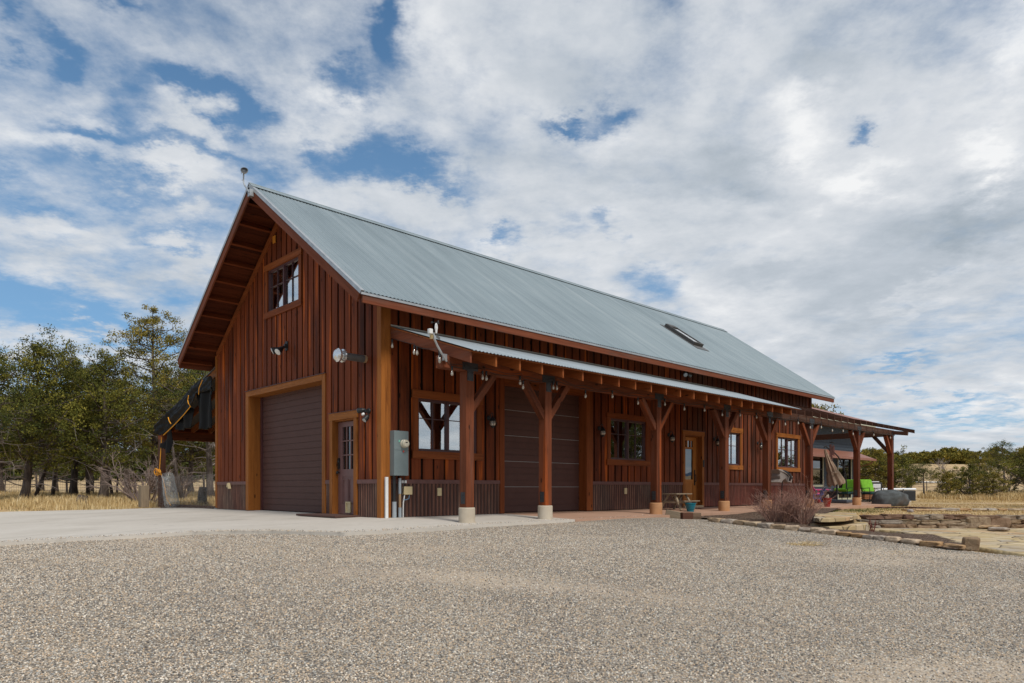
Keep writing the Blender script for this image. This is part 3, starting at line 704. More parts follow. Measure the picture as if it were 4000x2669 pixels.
# closed ends of the eave overhang
mb=MB()
for s in (1,-1):
    def q(y): return y if s==1 else 2*YR-y
    mb.hexa([(RX0+.05,q(EY0+.08),EZ-.20),(RX1-.06,q(EY0+.08),EZ-.20),(RX1-.06,q(0),EZ-.20),(RX0+.05,q(0),EZ-.20),(RX0+.05,q(EY0+.08),EZ-.17),(RX1-.06,q(EY0+.08),EZ-.17),(RX1-.06,q(0),EZ-.17),(RX0+.05,q(0),EZ-.17)],.4,0) if s==1 else None
# skylight
def rp(x,y,h): q=Vector((x,y,EZ+SL*(y-EY0)))+nn*h; return tuple(q)
def rbox(mb,x0,x1,y0,y1,h0,h1): mb.hexa([rp(x0,y0,h0),rp(x1,y0,h0),rp(x1,y1,h0),rp(x0,y1,h0),rp(x0,y0,h1),rp(x1,y0,h1),rp(x1,y1,h1),rp(x0,y1,h1)])
sx0,sx1,sy0,sy1=13.42,14.02,1.10,2.28
mb=MB()
rbox(mb,sx0,sx0+.06,sy0,sy1,.0,.13);rbox(mb,sx1-.06,sx1,sy0,sy1,.0,.13);rbox(mb,sx0+.06,sx1-.06,sy0,sy0+.06,.0,.13);rbox(mb,sx0+.06,sx1-.06,sy1-.16,sy1,.0,.14)
skl=mb.build('skylight',plain('dark_skylight_frame',(.06,.055,.05),.5),barn)
mb=MB(); rbox(mb,sx0+.06,sx1-.06,sy0+.06,sy1-.16,.085,.11); mb.build('pane',M['glass'],skl)
mb=MB(); rbox(mb,sx0-.10,sx1+.10,sy0-.22,sy1+.12,.012,.020); mb.build('flashing',plain('lead_flashing',(.10,.10,.10),.6),skl)
# ---- garage doors ----
def gdoor(axis,a0,a1,z0,z1,dep,nsec,nrib,m,seams):
    mb=MB(); 
    def B(m_,s,e,da,db,z,zz): 
        if axis=='x': m_.box(s,e,da,db,z,zz)
        else: m_.box(da,db,s,e,z,zz)
    h=(z1-z0)/nsec
    for i in range(nsec):
        for k in range(nrib):
            za=z0+h*i+h*k/nrib; zb=z0+h*i+h*(k+1)/nrib
            B(mb,a0,a1,dep+.012,dep+.05,za,zb)
            B(mb,a0,a1,dep,dep+.0115,za+.016,zb-.006)
    o=mb.build('garage_door',m,barn)
    if seams:
        mb=MB()
        for i in range(1,nsec): B(mb,a0,a1,dep-.004,dep-.001,z0+h*i-.006,z0+h*i+.006)
        mb.build('seal_strip',plain('pale_seam',(.30,.28,.27),.5),o)
    return o
g1=gdoor('y',2.34,6.26,.01,3.1,.31,5,4,M['garage'],False)
mb=MB(); mb.box(.28,.31,6.18,6.28,.0,3.1); mb.build('guide_rail',M['frame'],g1)
mb=MB()
mb.box(-.05,-.001,6.281,6.45,.0,3.17,grain=2); mb.box(-.05,-.001,2.20,2.339,.0,3.17,grain=2); mb.box(-.052,-.001,2.34,6.28,3.03,3.17,grain=1)
mb.box(.0,.34,6.281,6.33,.0,3.08,grain=2); mb.box(.0,.34,2.29,2.339,.0,3.08,grain=2); mb.box(.0,.34,2.34,6.28,3.03,3.08,grain=1)
mb.build('door_trim',M['trim'],g1)
mb=MB(); mb.box(-.075,-.001,2.18,6.47,3.171,3.182); mb.build('drip_flashing',M['frame'],g1)
g2=gdoor('x',3.36,6.34,.01,3.1,.22,5,4,M['garage'],True)
mb=MB()
mb.box(3.22,3.359,-.05,-.001,.0,3.17,grain=2); mb.box(6.341,6.60,-.05,-.001,.0,3.17,grain=2); mb.box(3.36,6.34,-.052,-.001,3.05,3.17,grain=0)
mb.box(3.31,3.359,0,.25,0,3.1,grain=2); mb.box(6.341,6.39,0,.25,0,3.1,grain=2); mb.box(3.36,6.34,0,.25,3.05,3.1,grain=0)
mb.build('door_trim',M['trim2'],g2)
# ---- windows ----
def window(axis,a0,a1,z0,z1,halves,cols,hbar,trimw,hdr,sill,tm,curtain=None,label=None):
    """a0..a1 is the opening; trim outside it"""
    def B(m_,s,e,d0,d1,z,zz,g=None):   # d is depth outward
        if axis=='x': m_.box(s,e,-d1,-d0,z,zz,grain=g)
        else: m_.box(-d1,-d0,s,e,z,zz,grain=g)
    f=MB(); t=.036
    B(f,a0,a1,-.06,.012,z0,z0+t);B(f,a0,a1,-.06,.012,z1-t,z1);B(f,a0,a0+t,-.06,.012,z0+t,z1-t);B(f,a1-t,a1,-.06,.012,z0+t,z1-t)
    n=halves; wds=(a1-a0-2*t)/n
    g=MB(); mu=MB()
    for i in range(n):
        s=a0+t+wds*i; e=s+wds
        if i: B(f,s-.028,s+.028,-.058,.014,z0+t,z1-t)
        q=.018; B(f,s+(.022 if i else 0),e-(.022 if i<n-1 else 0),-.05,-.012,z0+t,z0+t+q); B(f,s+(.022 if i else 0),e-(.022 if i<n-1 else 0),-.05,-.012,z1-t-q,z1-t)
        if axis=='x': g.box(s,e,.04,.046,z0+t,z1-t)
        else: g.box(.04,.046,s,e,z0+t,z1-t)
        for c in range(1,cols):
            c_=s+wds*c/cols; B(mu,c_-.008,c_+.008,-.036,-.016,z0+t+q,z1-t-q)
        zh=z0+(z1-z0)*hbar; B(mu,s+.02,e-.02,-.035,-.017,zh-.008,zh+.008)
    o=f.build('window',M['frame'],barn)
    if label: o['label']=label
    g.build('pane',M['glass'],o); mu.build('muntin',M['frame'],o)
    tr=MB()
    B(tr,a0-trimw,a0-.002,.001,.045,z0-.001,z1+.001,2);B(tr,a1+.002,a1+trimw,.001,.045,z0-.001,z1+.001,2)
    B(tr,a0-trimw-.03,a1+trimw+.03,.001,.062,z1+.002,z1+hdr); B(tr,a0-trimw-.03,a1+trimw+.03,.001,.066,z0-sill,z0-.002)
    tr.build('window_trim',tm,o)
    return o
window('y',3.48,5.15,5.06,6.12,2,2,.60,.14,.15,.15,M['trim2'])
window('x',.88,2.52,1.38,2.49,2,2,.63,.13,.17,.16,M['trim2'])
window('x',7.38,9.04,1.39,2.52,2,2,.63,.15,.15,.16,M['trim2'])
window('x',13.62,14.60,1.38,2.49,1,2,.6,.14,.17,.15,M['trim'])
window('x',17.48,19.22,1.38,2.52,2,2,.6,.13,.15,.15,M['trim'])
gwn=[o for o in barn.children if o.name.startswith('window')][0]
mb=MB()
for i in range(24):
    y=4.36+.017*i; mb.add([(.14+.02*math.sin(i*1.1),y,5.0),(.14+.02*math.sin(i*1.1+1.1),y+.017,5.0),(.14+.02*math.sin(i*1.1+1.1),y+.017,6.15),(.14+.02*math.sin(i*1.1),y,6.15)],[(0,1,2,3)],.5)
mb.build('curtain',M['curtain'],gwn)
# ---- brown side door with nine small panes ----
mb=MB(); X0=.10
mb.box(X0,X0+.045,1.0,1.20,.03,2.05); mb.box(X0,X0+.045,1.70,1.88,.03,2.05); mb.box(X0,X0+.045,1.20,1.70,1.94,2.05); mb.box(X0,X0+.045,1.20,1.70,.85,1.01)
mb.box(X0,X0+.045,1.20,1.70,.03,.24); mb.box(X0+.012,X0+.045,1.20,1.70,.24,.85)
for (a,b) in ((1.22,1.43),(1.47,1.68)):
    mb.box(X0-.004,X0+.012,a,a+.02,.28,.80);mb.box(X0-.004,X0+.012,b-.02,b,.28,.80);mb.box(X0-.004,X0+.012,a+.02,b-.02,.28,.30);mb.box(X0-.004,X0+.012,a+.02,b-.02,.78,.80)
for i in range(1,3):
    y=1.20+.5*i/3; mb.box(X0+.004,X0+.03,y-.014,y+.014,1.01,1.94); z=1.01+.93*i/3; mb.box(X0+.003,X0+.031,1.20,1.70,z-.012,z+.012)
dr=mb.build('side_door',M['door_brown'],barn)
mb=MB(); mb.box(X0+.033,X0+.037,1.20,1.70,1.01,1.94); mb.build('pane',M['glass_dim'],dr)
mb=MB(); mb.box(X0-.03,X0-.002,1.80,1.86,1.02,1.26); mb.lathe([(.033,0),(.036,.02),(.02,.045)],(X0-.005,1.83,1.18),10,Matrix.Rotation(R(-90),3,'Y'))
mb.lathe([(.012,0),(.012,.03),(.034,.035),(.036,.06),(.015,.075)],(X0-.005,1.83,.94),12,Matrix.Rotation(R(-90),3,'Y')); mb.build('handle',M['black'],dr)
mb=MB(); a,b,z0,z1=1.33,1.53,.06,.30
mb.box(X0-.03,X0-.001,a,a+.03,z0,z1);mb.box(X0-.03,X0-.001,b-.03,b,z0,z1);mb.box(X0-.03,X0-.001,a+.03,b-.03,z0,z0+.03);mb.box(X0-.03,X0-.001,a+.03,b-.03,z1-.03,z1)
mb.box(X0-.008,X0-.002,a+.03,b-.03,z0+.03,z1-.03); mb.build('pet_flap',M['cream'],dr)
mb=MB()
mb.box(-.05,-.001,1.881,2.0,.0,2.085,grain=2);mb.box(-.05,-.001,.88,.999,.0,2.085,grain=2);mb.box(-.056,-.001,.85,2.03,2.086,2.24,grain=1)
mb.box(.0,.15,1.881,1.92,.0,2.085,grain=2);mb.box(.0,.15,.96,.999,.0,2.085,grain=2);mb.box(.0,.15,1.0,1.88,2.06,2.085,grain=1)
mb.build('door_trim',M['trim'],dr)
mb=MB(); mb.box(-.07,-.001,.83,2.05,2.241,2.25); mb.build('drip_flashing',M['frame'],dr)
# ---- oiled wooden entrance door on the porch ----
mb=MB(); Y0=.12
mb.box(11.11,11.32,Y0,Y0+.05,.05,2.22);mb.box(11.83,12.0,Y0,Y0+.05,.05,2.22);mb.box(11.32,11.83,Y0,Y0+.05,2.11,2.22);mb.box(11.32,11.83,Y0,Y0+.05,1.84,1.90);mb.box(11.32,11.83,Y0,Y0+.05,.75,.87)
mb.box(11.32,11.83,Y0,Y0+.05,.05,.2);mb.box(11.32,11.83,Y0+.015,Y0+.05,.2,.75)
for x in (11.47,11.67): mb.box(x,x+.04,Y0,Y0+.05,1.90,2.11)
dr=mb.build('entrance_door',M['doorwood'],barn)
mb=MB(); mb.box(11.32,11.83,Y0+.03,Y0+.035,.87,1.84); mb.box(11.32,11.83,Y0+.03,Y0+.035,1.90,2.11); mb.build('pane',M['glass_dim'],dr)
mb=MB(); mb.box(11.885,11.945,Y0-.012,Y0-.001,.68,1.18); mb.tube([(11.915,Y0-.01,.78),(11.915,Y0-.055,.82),(11.915,Y0-.055,1.0),(11.915,Y0-.01,1.04)],.012,6); mb.build('handle',M['black'],dr)
mb=MB(); mb.box(10.99,11.109,-.05,-.001,0,2.26,grain=2);mb.box(12.101,12.215,-.05,-.001,0,2.26,grain=2);mb.box(10.96,12.25,-.055,-.001,2.261,2.40,grain=0)
mb.box(12.001,12.10,Y0-.0,Y0+.05,.02,2.24);mb.box(12.101,12.13,0,.2,0,2.25,grain=2);mb.box(11.08,11.109,0,.2,0,2.25,grain=2);mb.box(11.11,12.10,0,.2,2.24,2.26,grain=0)
mb.build('door_trim',M['trim'],dr)
mb=MB(); mb.box(10.95,12.26,-.07,-.001,2.401,2.41); mb.build('drip_flashing',M['frame'],dr)
mb=MB(); mb.box(11.0,12.1,-.10,.12,-.02,.045); mb.build('threshold',M['greywood'],dr)
mb=MB(); mb.box(12.13,12.20,-.075,-.051,1.27,1.50); tag(mb.build('doorbell',M['black'],bevel=.006),'small black doorbell on the right trim of the wooden entrance door','doorbell')
# dark interior so that nothing shines through
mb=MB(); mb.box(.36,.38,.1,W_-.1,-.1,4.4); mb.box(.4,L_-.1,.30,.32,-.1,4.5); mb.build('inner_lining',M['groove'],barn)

# ================= PORCH AND PERGOLA =================
PY=-1.84; PX=[.69,2.85,6.905,10.27,12.88,15.98,20.31,24.10]
porch=thing('porch','timber porch and pergola with posts, braces and rafters along the barn','porch',(0,PY,0))
hp=.098; BT0,BT1=2.80,3.03
ld=[]
def bolt(mb,x,y,z,ax='y'):
    mt=Matrix.Rotation(R(90),3,'X') if ax=='y' else Matrix.Rotation(R(-90),3,'Y')
    mb.lathe([(.016,0),(.016,.008),(.008,.012)],(x,y,z),6,mt)
for i,x in enumerate(PX):
    zb=slabz(x,PY); old=i>=5
    mb=MB(); mb.box(x-hp,x+hp,PY-hp,PY+hp,.23,BT0,grain=2)
    post=mb.build('post',M['timber'] if not old else wood('post_timber_%d'%i,(.13,.036,.016),(.17,.045,.02),(.03,.012,.01),.7,weather=.3,hot=(.22,.055,.02)),porch,bevel=.008)
    mb=MB(); rr=.157; mb.lathe([(rr,zb-.03),(rr,.215),(rr-.012,.23)],(x,PY,0),28)
    mb.build('plinth',M['plinth'] if i<2 else M['plinthb'],post,smooth=False)
    tm=M['timber'] if i<6 else M['timber_old']
    for s in (-1,1):
        if i==0 and s==-1: continue
        if i==7 and s==1: continue
        mb=MB(); a=Vector((x+s*.07,PY,2.08)); b=Vector((x+s*.66,PY,2.80))
        mb.bar(a,b,.13,.14,up=(0,1,0)); mb.build('brace',M['timber'],post,bevel=.006)
    if i==7:
        mb=MB(); mb.bar((x,PY+.07,2.10),(x,PY+.66,2.80),.13,.14,up=(1,0,0)); mb.build('brace',M['timber_old'],post,bevel=.006)
    # blackened steel T bracket with bolts, post shoe plate
    mb=MB(); yf=PY-hp
    mb.box(x-.075,x+.075,yf-.008,yf-.0005,2.62,2.81); mb.box(x-.19,x+.19,yf-.0085,yf-.001,2.812,2.96)
    for bx,bz in ((-.05,2.66),(.05,2.66),(-.05,2.77),(.05,2.77),(-.15,2.87),(0,2.88),(.15,2.87)): bolt(mb,x+bx,yf-.008,bz)
    mb.build('bracket',M['bracket'],post); mb=MB()
    xf=x-hp; mb.box(xf-.007,xf-.0005,PY-.06,PY+.06,.30,.52)
    for bz in (.35,.41,.47): bolt(mb,xf-.007,PY,bz,'x')
    mb.build('shoe_plate',M['bracket'],post)
# beams
mb=MB(); mb.box(.02,12.9,PY-hp,PY+hp,BT0,BT1,grain=0); mb.build('beam',M['timber'],porch,bevel=.008)
mb=MB(); mb.box(12.903,24.25,PY-hp,PY+hp,BT0+.002,BT1,grain=0); mb.build('beam',M['timber_old'],porch,bevel=.008)
mb=MB(); mb.box(24.0,24.2,-2.42,-PY-4.1,2.80,3.02,grain=1) if False else mb.box(24.003,24.197,PY+hp+.002,3.6,2.78,3.01,grain=1); mb.build('beam',M['timber_old'],porch,bevel=.008)
mb=MB(); mb.bar((24.1,PY-hp-.002,2.93),(24.1,-2.5,2.86),.15,.16); mb.build('beam_end',M['timber_old'],porch)
mb=MB(); mb.box(24.0,24.2,3.4,3.6,-.1,2.78,grain=2); mb.build('post',M['timber_old'],porch)
# rafters at two-foot centres
PS=.332
def zpr(y): return 3.90+PS*y     # underside of roof sheet
x=.20;k=0
while x<25.1:
    covered=x<13.6; y1=-2.53 if covered else -2.16; y0=-.02 if x<20.4 else .45
    if x>24.6: y1=-2.58
    d_=.19 if covered else .165; mb=MB()
    def P_(y,o): return zpr(y)-.045-o
    yy0=min(y0,.0) if x<20.4 else y0
    z0=P_(yy0,0) if x<20.4 else P_(0,0)
    if x<20.4:
        mb.hexa([(x-.02,y1,P_(y1,d_)),(x+.02,y1,P_(y1,d_)),(x+.02,yy0,P_(yy0,d_)),(x-.02,yy0,P_(yy0,d_)),(x-.02,y1,P_(y1,0)),(x+.02,y1,P_(y1,0)),(x+.02,yy0,P_(yy0,0)),(x-.02,yy0,P_(yy0,0))],None,1)
    else:
        zf_=lambda y:3.055+.26*(y+2.56); mb.hexa([(x-.02,y1,zf_(y1)-.15),(x+.02,y1,zf_(y1)-.15),(x+.02,y0,zf_(y0)-.15),(x-.02,y0,zf_(y0)-.15),(x-.02,y1,zf_(y1)),(x+.02,y1,zf_(y1)),(x+.02,y0,zf_(y0)),(x-.02,y0,zf_(y0))],None,1)
    o=mb.build('rafter',M['rafter'] if (covered and k>0) else (M['fascia'] if k==0 else M['timber_old']),porch)
    if k==0:
        o.scale=(1,1,1)
    k+=1; x+=.6128
# covered part: sheathing edge boards and corrugated sheet
RX=13.62
mb=MB()
mb.hexa([(.18,-2.555,zpr(-2.555)-.04),(RX,-2.555,zpr(-2.555)-.04),(RX,-.03,zpr(-.03)-.04),(.18,-.03,zpr(-.03)-.04),(.18,-2.555,zpr(-2.555)-.012),(RX,-2.555,zpr(-2.555)-.012),(RX,-.03,zpr(-.03)-.012),(.18,-.03,zpr(-.03)-.012)],.6,0)
pr=mb.build('porch_deck',M['rafter'],porch)
mb=MB(); corr_slope(mb,.17,RX+.01,-2.60,zpr(-2.60)+.005,-.03,zpr(-.03)+.005)
mb.build('porch_roof',M['porchmetal'],porch,smooth=True)
mb=MB(); mb.box(.19,RX,-.030,-.026,3.86,3.93); mb.build('flashing',plain('pale_flashing',(.45,.45,.42),.7),porch)

# ================= LEAN-TO SHED =================
def onx(u,v,x):
    a=(u-2000)/FPX;d=(x-CX)/(cf+a*sf); X,Y=ud(u,d); return (x,Y,uz(v,d))
def ony(u,v,y):
    a=(u-2000)/FPX;d=(y-CY)/(sf-a*cf); X,Y=ud(u,d); return (X,y,uz(v,d))
shed=thing('lean_to','open lean-to on the left side of the barn with orange rafters','lean-to',(0,11.5,0))
LZ0,LZ1,LY0,LY1=4.10,2.74,8.66,14.2; ls=(LZ1-LZ0)/(LY1-LY0)
def lz(y): return LZ0+ls*(y-LY0)
mb=MB(); mb.hexa([(-.02,LY0,lz(LY0)),(11,LY0,lz(LY0)),(11,LY1,lz(LY1)),(-.02,LY1,lz(LY1)),(-.02,LY0,lz(LY0)+.03),(11,LY0,lz(LY0)+.03),(11,LY1,lz(LY1)+.03),(-.02,LY1,lz(LY1)+.03)])
mb.build('roof',M['darkgrey'],shed)
x=.02
while x<11:
    mb=MB(); h=.22; mb.hexa([(x,LY0,lz(LY0)-h),(x+.045,LY0,lz(LY0)-h),(x+.045,LY1-.06,lz(LY1-.06)-h),(x,LY1-.06,lz(LY1-.06)-h),(x,LY0,lz(LY0)-.004),(x+.045,LY0,lz(LY0)-.004),(x+.045,LY1-.06,lz(LY1-.06)-.004),(x,LY1-.06,lz(LY1-.06)-.004)],None,1)
    mb.build('rafter',M['trim'] if x<.1 else M['rafter'],shed); x+=.6
mb=MB(); mb.box(.0,11,LY1-.05,LY1-.01,lz(LY1)-.24,lz(LY1)-.004,grain=0); mb.build('fascia_board',M['trim2'],shed)
mb=MB(); mb.box(.0,11,13.62,13.80,2.26,2.56,grain=0); mb.build('beam',M['timber'],shed)
for x in (.10,3.7,7.3,10.9):
    mb=MB(); mb.box(x-.095,x+.095,13.615,13.805,-.05,2.255,grain=2); mb.build('post',M['timber_old'] if x<1 else M['timber'],shed)
mb=MB(); mb.box(.02,.12,8.62,13.6,-.08,.06,grain=1); mb.build('sill_timber',M['timber_old'],shed)
# rolled black tarp lashed under the lean-to's sloping edge
def zq(px,py): return (500+px/2.24,1350+py/2.24)
def cloth(name,outl,x0,amp,m,parent=None,fold=None,step=.025):
    P=[onx(*zq(*p),x0)[1:] for p in outl]; ys=[p[0] for p in P]; zs=[p[1] for p in P]
    Y,Z=np.meshgrid(np.arange(min(ys),max(ys)+step,step),np.arange(min(zs),max(zs)+step,step)); nx=Y.shape[1]
    X=np.array([fold(a,b) for a,b in zip(Y.ravel(),Z.ravel())])
    V=np.c_[x0-X,Y.ravel(),Z.ravel()]; i,j=np.meshgrid(np.arange(nx-1),np.arange(Y.shape[0]-1)); a=(j*nx+i).ravel()
    Fc=np.c_[a,a+1,a+nx+1,a+nx]; Fc=Fc[inpoly(V[Fc,1].mean(1),V[Fc,2].mean(1),P)]
    us=np.unique(Fc); mp=np.zeros(len(V),int); mp[us]=np.arange(len(us)); o=npmesh(name,V[us],mp[Fc],m,smooth=True)
    s=o.modifiers.new('t','SOLIDIFY'); s.thickness=.012
    if parent: put(o,parent)
    return o
tarp=thing('tarp','crumpled black tarp lashed under the sloping edge of the lean-to roof','tarp',(-.05,11.5,3))
def fa(y,z):
    c=(z-(lz(y)-.38)); return .10*math.sqrt(max(0,1-(c/.5)**2))+.07*noise.noise((y*1.3+z*1.5,(z-ls*y)*7,0))+.03*noise.noise((y*5,z*9,4))
cloth('bundle',[(762,268),(655,305),(520,430),(360,610),(258,705),(262,770),(300,790),(330,778),(372,745),(440,690),(520,600),(590,520),(625,430),(690,405),(765,395)],-.06,.1,M['tarp'],tarp,fa)
def fb_(y,z): return .06*math.sin(y*9+z*1.5)+.04*noise.noise((y*3,z*1.5,7))+.05
cloth('curtain',[(618,410),(765,370),(757,722),(715,715),(690,732),(638,728),(628,600)],-.02,.1,M['tarp'],tarp,fb_)
cloth('sagging_fold',[(545,530),(585,560),(588,640),(560,710),(500,745),(440,735),(405,700),(430,640)],-.0,.1,M['tarp'],tarp,fb_)
cloth('loose_corner',[(372,745),(398,740),(397,860),(385,940),(372,948),(330,905),(283,880),(330,850),(350,800)],-.03,.1,M['tarp'],tarp,fb_)
rp_=thing('rope','yellow rope tying the black tarp to the lean-to post','rope',(-.2,13.4,1.5))
def rline(pts,x=-.22,r=.014):
    mb=MB(); q=[onx(*zq(*p),x) for p in pts]
    mb.tube(q,r,5); return mb
rline([(652,300),(640,330),(622,372),(618,430)]).build('lashing',M['rope'],rp_)
rline([(530,437),(523,480),(528,505),(546,535),(480,615),(400,700),(310,785)]).build('lashing',M['rope'],rp_)
rline([(352,628),(360,660),(375,685)]).build('lashing',M['rope'],rp_)
rline([(293,800),(290,870),(284,960),(276,1085),(290,1130),(310,1180),(322,1240),(330,1310),(350,1360),(375,1400)],-.12).build('long_run',M['rope'],rp_)
mb=MB()
for k in range(5):
    a=k*1.3; q=[]
    for t in range(9):
        an=t/8*2*math.pi; q.append(onx(*zq(262+28*math.cos(an)*math.cos(a)-8*k*.6,1108+26*math.sin(an)+8*math.sin(a)),-.16-.01*k))
    mb.tube(q,.011,5,cap=False)
mb.build('knot',M['rope'],rp_)
cx0,cy0,_=onz(700,1982,slabz)
mb=MB()
for k in range(7):
    q=[(cx0-.02+.10*math.sin(k*2.1)+(.16+.02*k)*math.cos(t)*.6,cy0+.14*k-.5+(.2)*math.sin(t),slabz(cx0,cy0)+.02+.006*k+.01*math.sin(3*t+k)) for t in np.linspace(0,5.5,14)]
    mb.tube(q,.011,5)
mb.build('coil',M['rope'],rp_)
# wire netting
wf=thing('wire_netting','sheet of diamond wire netting stretched across the lean-to opening','netting',(-.02,11,0))
mb=MB(); y0,y1,h=8.7,13.95,1.02; st=.085
k=y0-h
while k<y1:
    for s in (1,-1):
        a=max(y0,k); b=min(y1,k+h)
        if b>a+.02:
            if s==1: p,q=(-.02,a,a-k),(-.02,b,b-k)
            else: p,q=(-.026,a,h-(a-k)),(-.026,b,h-(b-k))
            p=(p[0],p[1],p[2]+slabz(0,p[1])); q=(q[0],q[1],q[2]+slabz(0,q[1]))
            mb.tube([p,q],.0012,3,cap=False)
    k+=st
mb.build('mesh',M['mesh'],wf)
wr_=thing('wire_roll','loose roll of crumpled wire netting leaning beside the lean-to post','wire roll',(-.25,13.0,0))
a=Vector(onx(*zq(385,1395),-.22)); b=Vector(onx(*zq(345,1130),-.22)); a2=a; mb=MB(); ax=(b-a).normalized(); e1=ax.orthogonal().normalized(); e2=ax.cross(e1); LL=(b-a).length
for k in range(44):
    for s in (1,-1):
        pts=[]
        for t in range(22):
            f=t/21; r_=.17*(1+.18*noise.noise((f*5,k*.3,2)))+(.05*(1-f)); an=2*math.pi*(k/44)+s*f*4.2+.2*noise.noise((f*7,k,1))
            pts.append(a+ax*(LL*f)+e1*math.cos(an)*r_+e2*math.sin(an)*r_)
        mb.tube(pts,.0018,3,cap=False)
mb.build('netting',M['mesh'],wr_)
def block(name,c,sx,sy,sz,rot,m,label,cat,tilt=0,group=None):
    mb=MB(); mb.box(-sx/2,sx/2,-sy/2,sy/2,0,sz); o=mb.build(name,m,bevel=.012); o.location=c; o.rotation_euler=(tilt,0,rot); return tag(o,label,cat,group)
tx,ty,tz=onz(590,1985,slabz)
block('timber_post',(-.35,14.15,slabz(-.35,14.15)),.27,.24,.76,.1,M['greywood'],'short grey squared timber standing beside the lean-to post','timber')

# ================= THINGS ON THE WALLS =================
RY=lambda a:Matrix.Rotation(R(a),3,'Y')
RXm=lambda a:Matrix.Rotation(R(a),3,'X')
# satellite-style antenna on the ridge
t=thing('antenna','small round grey antenna dish on a bent mast at the barn ridge','antenna',(RX0-.03,YR,7.5))
px=RX0-.10
mb=MB(); mb.tube([(px,4.02,7.50),(px,4.12,7.60),(px,4.27,7.74),(px,4.33,7.84),(px,4.33,8.04)],.018,8); mb.build('mast',M['galv'],t)
mb=MB(); mb.box(RX0-.10,RX0-.002,3.98,4.10,7.42,7.58); mb.build('mount',M['galv'],t)
dm=Vector((-.45,-.80,.38)).to_track_quat('Z','Y').to_matrix()
mb=MB(); mb.lathe([(.02,-.06),(.055,-.045),(.084,.0),(.087,.022)],(px,4.28,8.09),22,dm); mb.build('shell',M['galv'],t,smooth=True)
mb=MB(); mb.lathe([(.085,.0225),(.078,.024),(.04,.012),(.012,.0)],(px,4.28,8.09),22,dm); mb.build('dish_face',plain('dark_dish',(.075,.085,.095),.6),t,smooth=True)
mb=MB(); mb.tube([(px-.02,4.34+.10*math.cos(q),7.99+.11*math.sin(q)) for q in np.linspace(.6,5.4,18)],.004,4); mb.build('cable',M['darkgrey'],t)
# twin floodlight
t=thing('floodlight','black twin floodlight with white lamps above the gable garage door','floodlight',(-.05,4.1,4.05))
mb=MB(); mb.box(-.05,-.024,4.03,4.15,3.95,4.17); mb.lathe([(.05,0),(.045,.05)],(-.05,4.09,4.06),12,RY(-90)); mb.build('mount',M['black'],t)
for yy,dr_ in ((4.20,(-.75,.45,-.42)),(4.05,(-.72,-.18,-.60))):
    q=Vector(dr_).to_track_quat('Z','Y').to_matrix(); o_=Vector((-.10,4.09,4.04)); 
    mb=MB(); mb.lathe([(.03,0),(.034,.08),(.085,.22),(.085,.25)],o_+Vector(dr_).normalized()*.02+Vector((0,(yy-4.1)*.6,0)),14,q); hd=mb.build('lamp_head',M['black'],t,smooth=False)
    mb=MB(); mb.lathe([(.08,.252),(.08,.262),(.03,.272)],o_+Vector(dr_).normalized()*.02+Vector((0,(yy-4.1)*.6,0)),14,q); mb.build('lens',M['white'],hd)
# wall vent pipe
t=thing('vent_pipe','dark flue pipe with bright metal cap sticking out of the gable wall','vent',(0,.56,3.27))
mb=MB(); mb.lathe([(.075,0),(.075,.52)],(-.02,.56,3.27),20,RY(-90)); mb.build('pipe',M['darkgrey'],t,smooth=False)
mb=MB(); mb.lathe([(.078,.0),(.078,.05)],(-.024,.56,3.27),20,RY(-90)); mb.build('collar',M['copper'],t)
mb=MB(); mb.lathe([(.08,.50),(.135,.515),(.135,.55),(.08,.56),(.08,.60),(.13,.61),(.14,.66),(.10,.70),(.03,.715)],(-.02,.56,3.27),24,RY(-90)); mb.build('cap',M['chrome'],t,smooth=False)
# motion sensor light by the side door
t=thing('security_light','black twin-head security light beside the brown side door','security light',(-.03,.45,2.18))
mb=MB(); mb.lathe([(.06,0),(.055,.03)],(-.03,.42,2.18),14,RY(-90)); mb.box(-.13,-.05,.39,.45,2.15,2.21); mb.build('mount',M['black'],t)
for yy,zz,dr_ in ((.55,2.20,(-.6,.7,-.1)),(.38,2.05,(-.6,-.1,-.6))):
    q=Vector(dr_).to_track_quat('Z','Y').to_matrix(); mb=MB(); mb.lathe([(.02,-.06),(.05,0),(.058,.09),(.05,.11)],(-.13,yy-.05,zz),12,q); h_=mb.build('lamp_head',M['black'],t)
    mb=MB(); mb.lathe([(.045,.111),(.045,.114)],(-.13,yy-.05,zz),12,q); mb.build('lens',M['galv'],h_)
mb=MB(); mb.lathe([(.03,0),(.03,.04),(.015,.055)],(-.14,.44,2.12),10,RY(-120)); mb.build('sensor',M['white'],t)
mb=MB(); mb.box(-.05,-.025,4.69,4.84,6.74,6.92); tag(mb.build('wall_box',M['orange'],bevel=.006),'small orange box high on the gable wall above the upper window','box')
mb=MB(); mb.hexa([(-.12,7.42,.58),(-.05,7.42,.58),(-.05,7.47,.58),(-.12,7.47,.58),(-.12,7.50,.74),(-.05,7.50,.74),(-.05,7.55,.74),(-.12,7.55,.74)]); mb.hexa([(-.12,7.56,.62),(-.05,7.56,.62),(-.05,7.59,.62),(-.12,7.59,.62),(-.12,7.50,.74),(-.05,7.50,.74),(-.05,7.53,.74),(-.12,7.53,.74)])
tag(mb.build('outlet_cover',M['cream']),'cream flap cover propped open on the gable skirting left of the garage door','outlet cover')
for xx,lb in ((1.43,'cream outlet plate on the corrugated skirting below the nearest window'),(8.04,'cream outlet plate on the skirting below the window between garage and entrance door')):
    mb=MB(); mb.box(xx-.055,xx+.055,-.062,-.036,.43,.60); o=mb.build('outlet_plate',M['cream'],bevel=.006); tag(o,lb,'outlet','outlet plates on the porch skirting')
for zz,xx in ((4.12,10.97),(4.12,11.23)):
    pass
